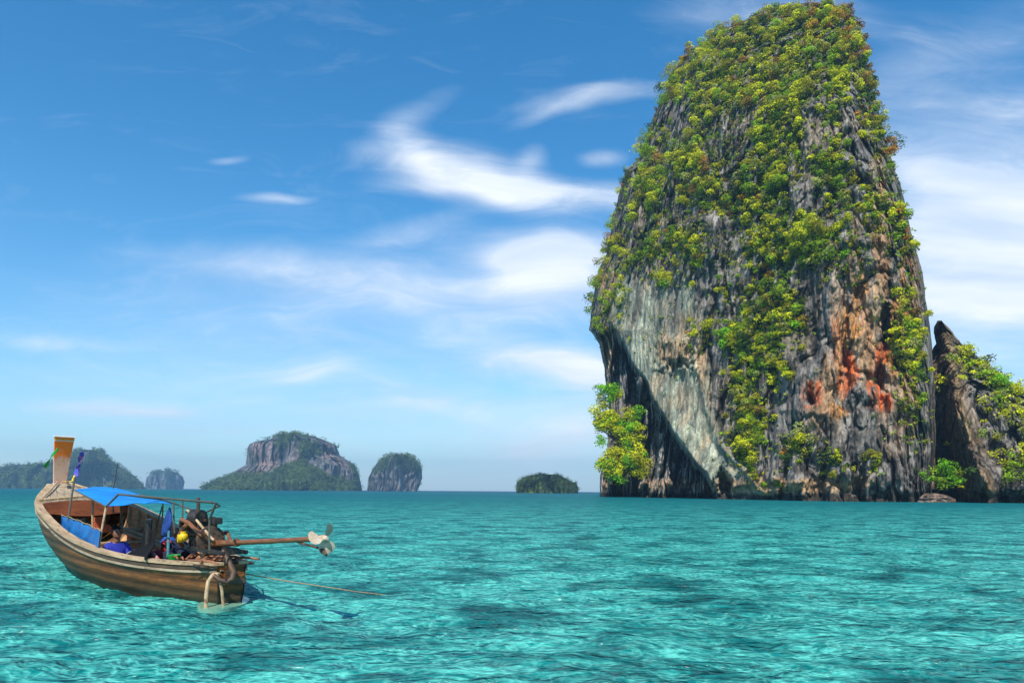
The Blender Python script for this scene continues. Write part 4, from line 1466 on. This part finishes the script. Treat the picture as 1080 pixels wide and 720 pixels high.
mb = MB()
for dy in (-.17, .17):
    mb.box((.62, dy, .775), (1.5, .045, .06), bevel=.006)
for sx in (-.08, .5, 1.3):
    mb.box((sx, 0, .775), (.05, .33, .05), bevel=.006)
mb.box((.05, 0, .80), (.34, .12, .09), bevel=.01)
mb.build('engine_frame', M_IRON, eng)
mb = MB()
mb.tube([(.95, 0, .36), (.95, 0, .76)], .055, 12)
mb.box((.95, 0, .50), (.16, .9, .09), bevel=.01)
mb.box((.95, 0, .38), (.30, .34, .06), bevel=.01)
mb.build('engine_mount', M_PALE, boat)
# tail: shaft, stay, skeg and propeller
s0, s1 = Vector((.62, .0, .865)), Vector((-2.48, .0, 1.108))
ax = (s1 - s0).normalized()
mb = MB()
mb.tube([s0, s0.lerp(s1, .25), s0.lerp(s1, .252), s1], [.052, .050, .036, .033], 14)
mb.disc(s0.lerp(s1, .25), ax, .06, .05, 16)
mb.disc(s0.lerp(s1, .985), ax, .045, .09, 16)
mb.build('drive_shaft', M_SHAFT, eng)
mb = MB()
k0 = s0.lerp(s1, .82)
mb.tube([k0 - Vector((0, 0, .03)), L(338, 578, 0), L(341.5, 583, 0)], [.014, .018, .02], 8)
sk = L(342, 583, 0)
mb.box(sk, (.13, .03, .05), Matrix.Rotation(.0, 3, 'Y'), bevel=.008) if False else mb.tube([sk + Vector((.05, 0, .03)), sk + Vector((-.05, 0, -.02))], [.03, .018], 8)
mb.build('skeg', M_RUST, eng)
mb = MB()
hub = s0.lerp(s1, 1.02)
mb.tube([hub - ax * .09, hub + ax * .03, hub + ax * .09], [.042, .045, .02], 12)
for k in range(3):
    ang = math.radians(127 + 120 * k)
    rd = Vector((0, math.cos(ang), math.sin(ang)))
    tg = ax.cross(rd)
    secs = []
    for i in range(9):
        a = i / 8
        rr = .03 + a * .165
        ch = .022 + .080 * math.sin(min(1, a * 1.02) * math.pi * .78 + .25) * (1 if a < .98 else .45)
        tw = lerp(.95, .45, a)
        d = (tg * math.cos(tw) + ax * math.sin(tw))
        nrm = rd.cross(d).normalized()
        c = hub + rd * rr
        secs.append([c - d * ch, c + nrm * .011, c + d * ch, c - nrm * .011])
    q = MB()
    q.loft(secs, closed=True, caps=True)
    q.build('propeller_blade', M_PROP, eng, angle=70)
mb.build('propeller_hub', M_PROP, eng)

# bent wooden rudder hoops and hoses at the stern
mb = MB()
mb.tube([LS(235, 580, -.05), LS(241, 592, -.16), LS(246.5, 603, -.22), LS(245, 610, -.22), LS(239, 613.5, -.2), LS(231, 611, -.16), LS(225, 606, -.10)], [.032, .04, .045, .045, .04, .038, .03], 10)
mb.build('stern_hoop', M_RUST, boat)
mb = MB()
mb.tube([LS(231, 605, -.08), LS(224, 606, -.10), LS(219.5, 613, -.12), LS(217.5, 627, -.13), LS(217, 642, -.13)], .028, 9)
mb.build('stern_hoop', M_PALE, boat)
mb = MB()
mb.tube([LS(228, 606, -.10), LS(232, 612, -.13), LS(234, 622, -.14), LS(235.5, 638, -.14)], .022, 9)
mb.build('stern_hoop', M_PALE, boat)
mb = MB()
mb.box((-.03, 0, .36), (.05, .40, .10), bevel=.01)
mb.box((-.07, .05, .45), (.06, .12, .16), bevel=.01)
mb.build('stern_block', M_RUST, boat)
# frayed rope and netting heaped on the stern deck
mb = MB()
for yy in np.linspace(-.34, .34, 7):
    w_ = .05
    mb.box((.38, float(yy), .585), (.62, .09, .03), bevel=.004)
mb.build('stern_deck', M_DARKW, boat, smooth=False)
mb = MB()
r_ = random.Random(9)
for k in range(34):
    c = Vector((r_.uniform(.05, 1.1), r_.uniform(-.3, .42), .625 + r_.uniform(0, .05)))
    d = Vector((r_.uniform(-.2, .2), r_.uniform(-.14, .14), r_.uniform(-.01, .03)))
    mb.tube([c - d, c + Vector((0, 0, .03)), c + d], r_.uniform(.010, .020), 5)
net = mb.build('rope_heap', simple('red_brown_rope', (.42, .17, .09), (.22, .09, .05), 20, .9, .5), None)
net.location = BO
net.rotation_euler = (0, 0, BA)
tag(net, 'heap of red brown rope piled on the stern deck under the engine', 'rope')
# thin pale plate added at the waterline for the hull's reflection
m_hull_refl = simple('hull_reflection_green', (.30, .46, .30), (.10, .32, .24), 2.2, .25, .6)
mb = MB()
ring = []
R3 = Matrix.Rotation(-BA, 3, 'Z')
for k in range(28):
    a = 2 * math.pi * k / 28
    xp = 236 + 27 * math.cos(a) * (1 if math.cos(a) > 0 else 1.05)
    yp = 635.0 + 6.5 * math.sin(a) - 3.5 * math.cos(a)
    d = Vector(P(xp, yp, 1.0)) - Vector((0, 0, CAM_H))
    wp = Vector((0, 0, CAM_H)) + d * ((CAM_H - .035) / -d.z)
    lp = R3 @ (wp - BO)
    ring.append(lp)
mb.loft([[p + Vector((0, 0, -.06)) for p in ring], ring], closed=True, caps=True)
mb.build('hull_reflection', m_hull_refl, boat, angle=30)

# mooring line running off over the water
def rope_pt(x, y, z_):
    d = Vector(P(x, y, 1.0)) - Vector((0, 0, CAM_H))
    return Vector((0, 0, CAM_H)) + d * ((CAM_H - z_) / -d.z)


rp = [W((.0, .16, .52)), rope_pt(262, 605.5, .40), rope_pt(300, 612, .30), rope_pt(340, 618, .20), rope_pt(375, 623.5, .09), rope_pt(405, 627, .0), rope_pt(440, 630, -.12)]
mb = MB()
mb.tube(rp, .010, 6)
tag(mb.build('mooring_rope', M_ROPE, None), 'thin mooring rope running from the boat stern down into the water', 'rope')


def cargo(name, mb, mat, label, cat, **kw):
    o = mb.build(name, mat, None, **kw)
    o.location = BO
    o.rotation_euler = (0, 0, BA)
    tag(o, label, cat)
    return o


# black plastic sheet slung from the post
mb = MB()
A_, B_, C_, D_ = L(157, 555, .30), L(130, 588, .62), L(156, 590, .70), L(141, 572, .45)
rows_ = []
for i in range(15):
    a = i / 14
    row = []
    for j in range(11):
        b_ = j / 10
        lo = B_.lerp(C_, b_)
        hi = L(150, 567, .34).lerp(A_, b_)
        p = lo.lerp(hi, a)
        row.append(p + Vector((.03 * math.sin(b_ * 9 + a * 4), .05 * math.sin(b_ * 7) * (1 - a) - .10 * math.sin(a * math.pi), .02 * math.sin(a * 9))))
    rows_.append(row)
mb.loft(rows_)
cargo('plastic_sheet', mb, M_BLACK, 'black plastic sheet slung from the dark post amidships', 'sheet', solid=.02, angle=80)
# dark blue cloth hanging from the frame
mb = MB()
rows_ = []
for i in range(13):
    a = i / 12
    w_ = .02 + .17 * math.sin(min(1, a * 1.15) * math.pi * .62)
    c = L(179, 535, .05).lerp(L(175.5, 564, .05), a)
    row = []
    for j in range(13):
        b_ = j / 12 - .5
        row.append(c + Vector((b_ * w_ * 1.6, .05 * math.sin(b_ * 16 + a * 2) * a, .03 * math.cos(b_ * 10) * a)))
    rows_.append(row)
mb.loft(rows_)
cargo('towel', mb, M_DBLUE, 'blue towel hanging to a point from the canopy frame by the engine', 'towel', solid=.02, angle=80)
# navy bundle by the engine with a pink roll on it
mb = MB()
mb.ball((2.02, .02, .60), .24, (1.1, .95, .95), 3, .9)
mb.ball((2.25, -.1, .72), .14, (1.3, .9, .8), 3, .7)
mb.ball((1.75, .2, .52), .17, (1.1, .9, .8), 3, .5)
cargo('bundle', mb, M_NAVY, 'navy cloth bundle stuffed between the blue towel and the engine', 'bundle', angle=80)
mb = MB()
mb.tube([(2.05, .42, .60), (1.9, .45, .63), (1.72, .47, .60), (1.6, .47, .58)], [.03, .045, .045, .03], 10)
cargo('cloth_roll', mb, simple('pink_cloth', (.65, .30, .27), (.45, .18, .18), 6, .8), 'rolled pink cloth lying on the navy bundle', 'cloth')
# green tub
mb = MB()
prof = [(.07, .0), (.095, .09), (.10, .10), (.095, .105), (.09, .09), (.06, .015)]
tb_ = L(183.5, 589, .36)
cx_, cy_, cz_ = tb_.x, tb_.y, tb_.z - .04
rings = [[(cx_ + r * math.cos(k * math.pi / 10), cy_ + r * math.sin(k * math.pi / 10), cz_ + zz) for k in range(20)] for r, zz in prof]
mb.loft(rings, closed=True, caps=True)
mb.disc((cx_, cy_, .5 * (cz_ + .12)), (0, 0, 1), .06, cz_ - .12, 12)
cargo('tub', mb, M_GRN, 'small green plastic tub beside the boat gunwale near the stern', 'tub')
# red cloths
mb = MB()
mb.ball((2.55, .0, .66), .15, (1.0, .7, 1.1), 3, .7)
mb.ball((2.62, .1, .50), .16, (1.1, .9, .9), 3, .7)
mb.tube([(2.45, .15, .62), (2.42, .25, .45), (2.45, .32, .30)], [.05, .06, .03], 8)
cargo('life_jacket', mb, M_REDP, 'crumpled red life jacket lying between the dark post and blue towel', 'life jacket', angle=80)
mb = MB()
mb.box((6.15, .10, .95), (.10, .26, .30), Matrix.Rotation(0.0, 3, 'Z'), bevel=.04)
mb.box((6.08, -.02, .86), (.12, .20, .16), bevel=.04)
cargo('life_jacket', mb, simple('orange_cloth', (.75, .16, .05), (.5, .08, .03), 7, .7, .5, bdist=.02), 'orange red life jacket stowed under the red cross beam', 'life jacket', angle=80)
mb = MB()
mb.ball((6.45, .35, .93), .16, (.8, 1.1, .8), 3, .6)
cargo('bag', mb, M_BLACK, 'dark bag beside the orange red life jacket', 'bag', angle=80)
mb = MB()
mb.ball((3.35, -.30, .72), .15, (1.2, .9, .6), 3, .5)
cargo('folded_cloth', mb, M_DBLUE, 'bright blue folded cloth against the far side ribs', 'cloth', angle=80)
mb = MB()
mb.box((2.75, .52, .46), (.42, .28, .10), Matrix.Rotation(.1, 3, 'Z'), bevel=.015)
mb.box((2.80, .50, .53), (.30, .22, .05), Matrix.Rotation(-.2, 3, 'Z'), bevel=.012)
cargo('tray', mb, simple('grey_plastic', (.42, .42, .44), (.25, .25, .28), 5, .6), 'grey plastic tray resting beside the red life jacket', 'tray')
mb = MB()
mb.tube([L(178, 560, .1), L(177.5, 572, .2), L(177, 588, .3)], [.018, .024, .022], 8)
cargo('rolled_net', mb, simple('teal_net', (.06, .22, .24), (.03, .12, .14), 14, .8, .6), 'teal rolled net standing under the blue towel', 'net')

# ---- the boatman, seated on the floor boards with knees drawn up, facing the stern
def skin_mesh(name, verts, edges, radii, mat, parent, sub=2):
    me = D.meshes.new(name)
    me.from_pydata(verts, edges, [])
    me.materials.append(mat)
    o = D.objects.new(name, me)
    COL.objects.link(o)
    sk_ = o.modifiers.new('skin', 'SKIN')
    sk_.use_smooth_shade = True
    for v_, r in zip(me.skin_vertices[0].data, radii):
        v_.radius = (r, r)
    me.skin_vertices[0].data[0].use_root = True
    sb = o.modifiers.new('sub', 'SUBSURF')
    sb.levels = sb.render_levels = sub
    o.parent = parent
    return o


man = empty('person', W((4.45, .25, .12)), BA)
tag(man, 'person in a blue shirt and grey trousers seated in the boat with knees drawn up', 'person')
M_SKIN = simple('tanned_skin', (.30, .15, .09), (.24, .115, .065), 5, .55, .1)
M_SHIRT = simple('royal_blue_shirt', (.03, .05, .50), (.02, .03, .30), 6, .8, .5, bdist=.01)
M_TROUS = simple('grey_trousers', (.30, .32, .37), (.20, .21, .25), 6, .85, .5, bdist=.01)
M_HAIR = simple('black_hair', (.006, .005, .005), (.01, .008, .007), 20, .8, .4, spec=.15)
JV = [(0, 0, .12), (.04, 0, .30), (.03, 0, .47), (.0, 0, .56), (-.02, 0, .62),            # 0-4 pelvis..neck
      (0, .16, .47), (-.12, .24, .27), (-.34, .19, .37),                                   # 5-7 left arm
      (0, -.16, .47), (-.10, -.25, .26), (-.33, -.18, .38),                                # 8-10 right arm
      (0, .10, .10), (-.42, .15, .36), (-.56, .14, .05), (-.70, .15, .03),                 # 11-14 left leg
      (0, -.10, .10), (-.40, -.15, .38), (-.54, -.14, .05), (-.68, -.15, .03)]             # 15-18 right leg
JE = [(0, 1), (1, 2), (2, 3), (3, 4), (2, 5), (5, 6), (6, 7), (2, 8), (8, 9), (9, 10), (0, 11), (11, 12), (12, 13), (13, 14), (0, 15), (15, 16), (16, 17), (17, 18)]
JR = [.13, .125, .13, .06, .055, .06, .045, .03, .06, .045, .03, .09, .062, .04, .032, .09, .062, .04, .032]
skin_mesh('body', JV, JE, JR, M_SKIN, man)
skin_mesh('shirt', [JV[i] for i in (0, 1, 2, 5, 6, 8, 9, 3)], [(0, 1), (1, 2), (2, 3), (3, 4), (2, 5), (5, 6), (2, 7)], [.145, .145, .150, .085, .066, .085, .066, .078], M_SHIRT, man)
skin_mesh('trousers', [JV[i] for i in (0, 11, 12, 13, 15, 16, 17)], [(0, 1), (1, 2), (2, 3), (0, 4), (4, 5), (5, 6)], [.14, .105, .078, .055, .105, .078, .055], M_TROUS, man)
mb = MB()
mb.ball((-.045, 0, .735), .098, (1.0, .80, 1.22), 3)
mb.ball((-.145, 0, .725), .02, (1, .8, 1.5), 2)
mb.ball((-.05, .08, .735), .022, (.7, .5, 1.2), 2)
mb.ball((-.05, -.08, .735), .022, (.7, .5, 1.2), 2)
mb.ball((-.125, 0, .68), .022, (.6, 1.3, .4), 2)
mb.tube([(-.02, 0, .58), (-.035, 0, .68)], .055, 10)
hd = mb.build('head', M_SKIN, man, angle=80)
for sd in (1, -1):
    mb = MB()
    mb.ball((-.128, .034 * sd, .752), .011, (1, 1.3, .8), 2)
    mb.build('eye', M_HAIR, hd)
mb = MB()
mb.ball((-.02, 0, .775), .105, (1.02, .88, 1.0), 3, .3)
mb.build('hair', M_HAIR, man, angle=80)
for sd, wr in ((1, Vector(JV[7])), (-1, Vector(JV[10]))):
    mb = MB()
    fwd = Vector((-.9, -.25 * sd, -.35)).normalized()
    sdv = Vector((0, 1, 0))
    mb.ball(wr + fwd * .045, .042, (1.1, .95, .45), 2)
    for k in range(4):
        a = wr + fwd * .075 + sdv * (-.030 + .020 * k)
        ln = (.062, .074, .070, .054)[k]
        mb.tube([a, a + fwd * ln * .5, a + fwd * ln * .8 + Vector((0, 0, -ln * .35))], [.010, .009, .007], 6)
    th0 = wr + fwd * .03 - sdv * .035 * sd
    mb.tube([th0, th0 + fwd * .03 - sdv * .02 * sd, th0 + fwd * .06 - sdv * .018 * sd], [.012, .011, .008], 6)
    mb.build('hand', M_SKIN, man)
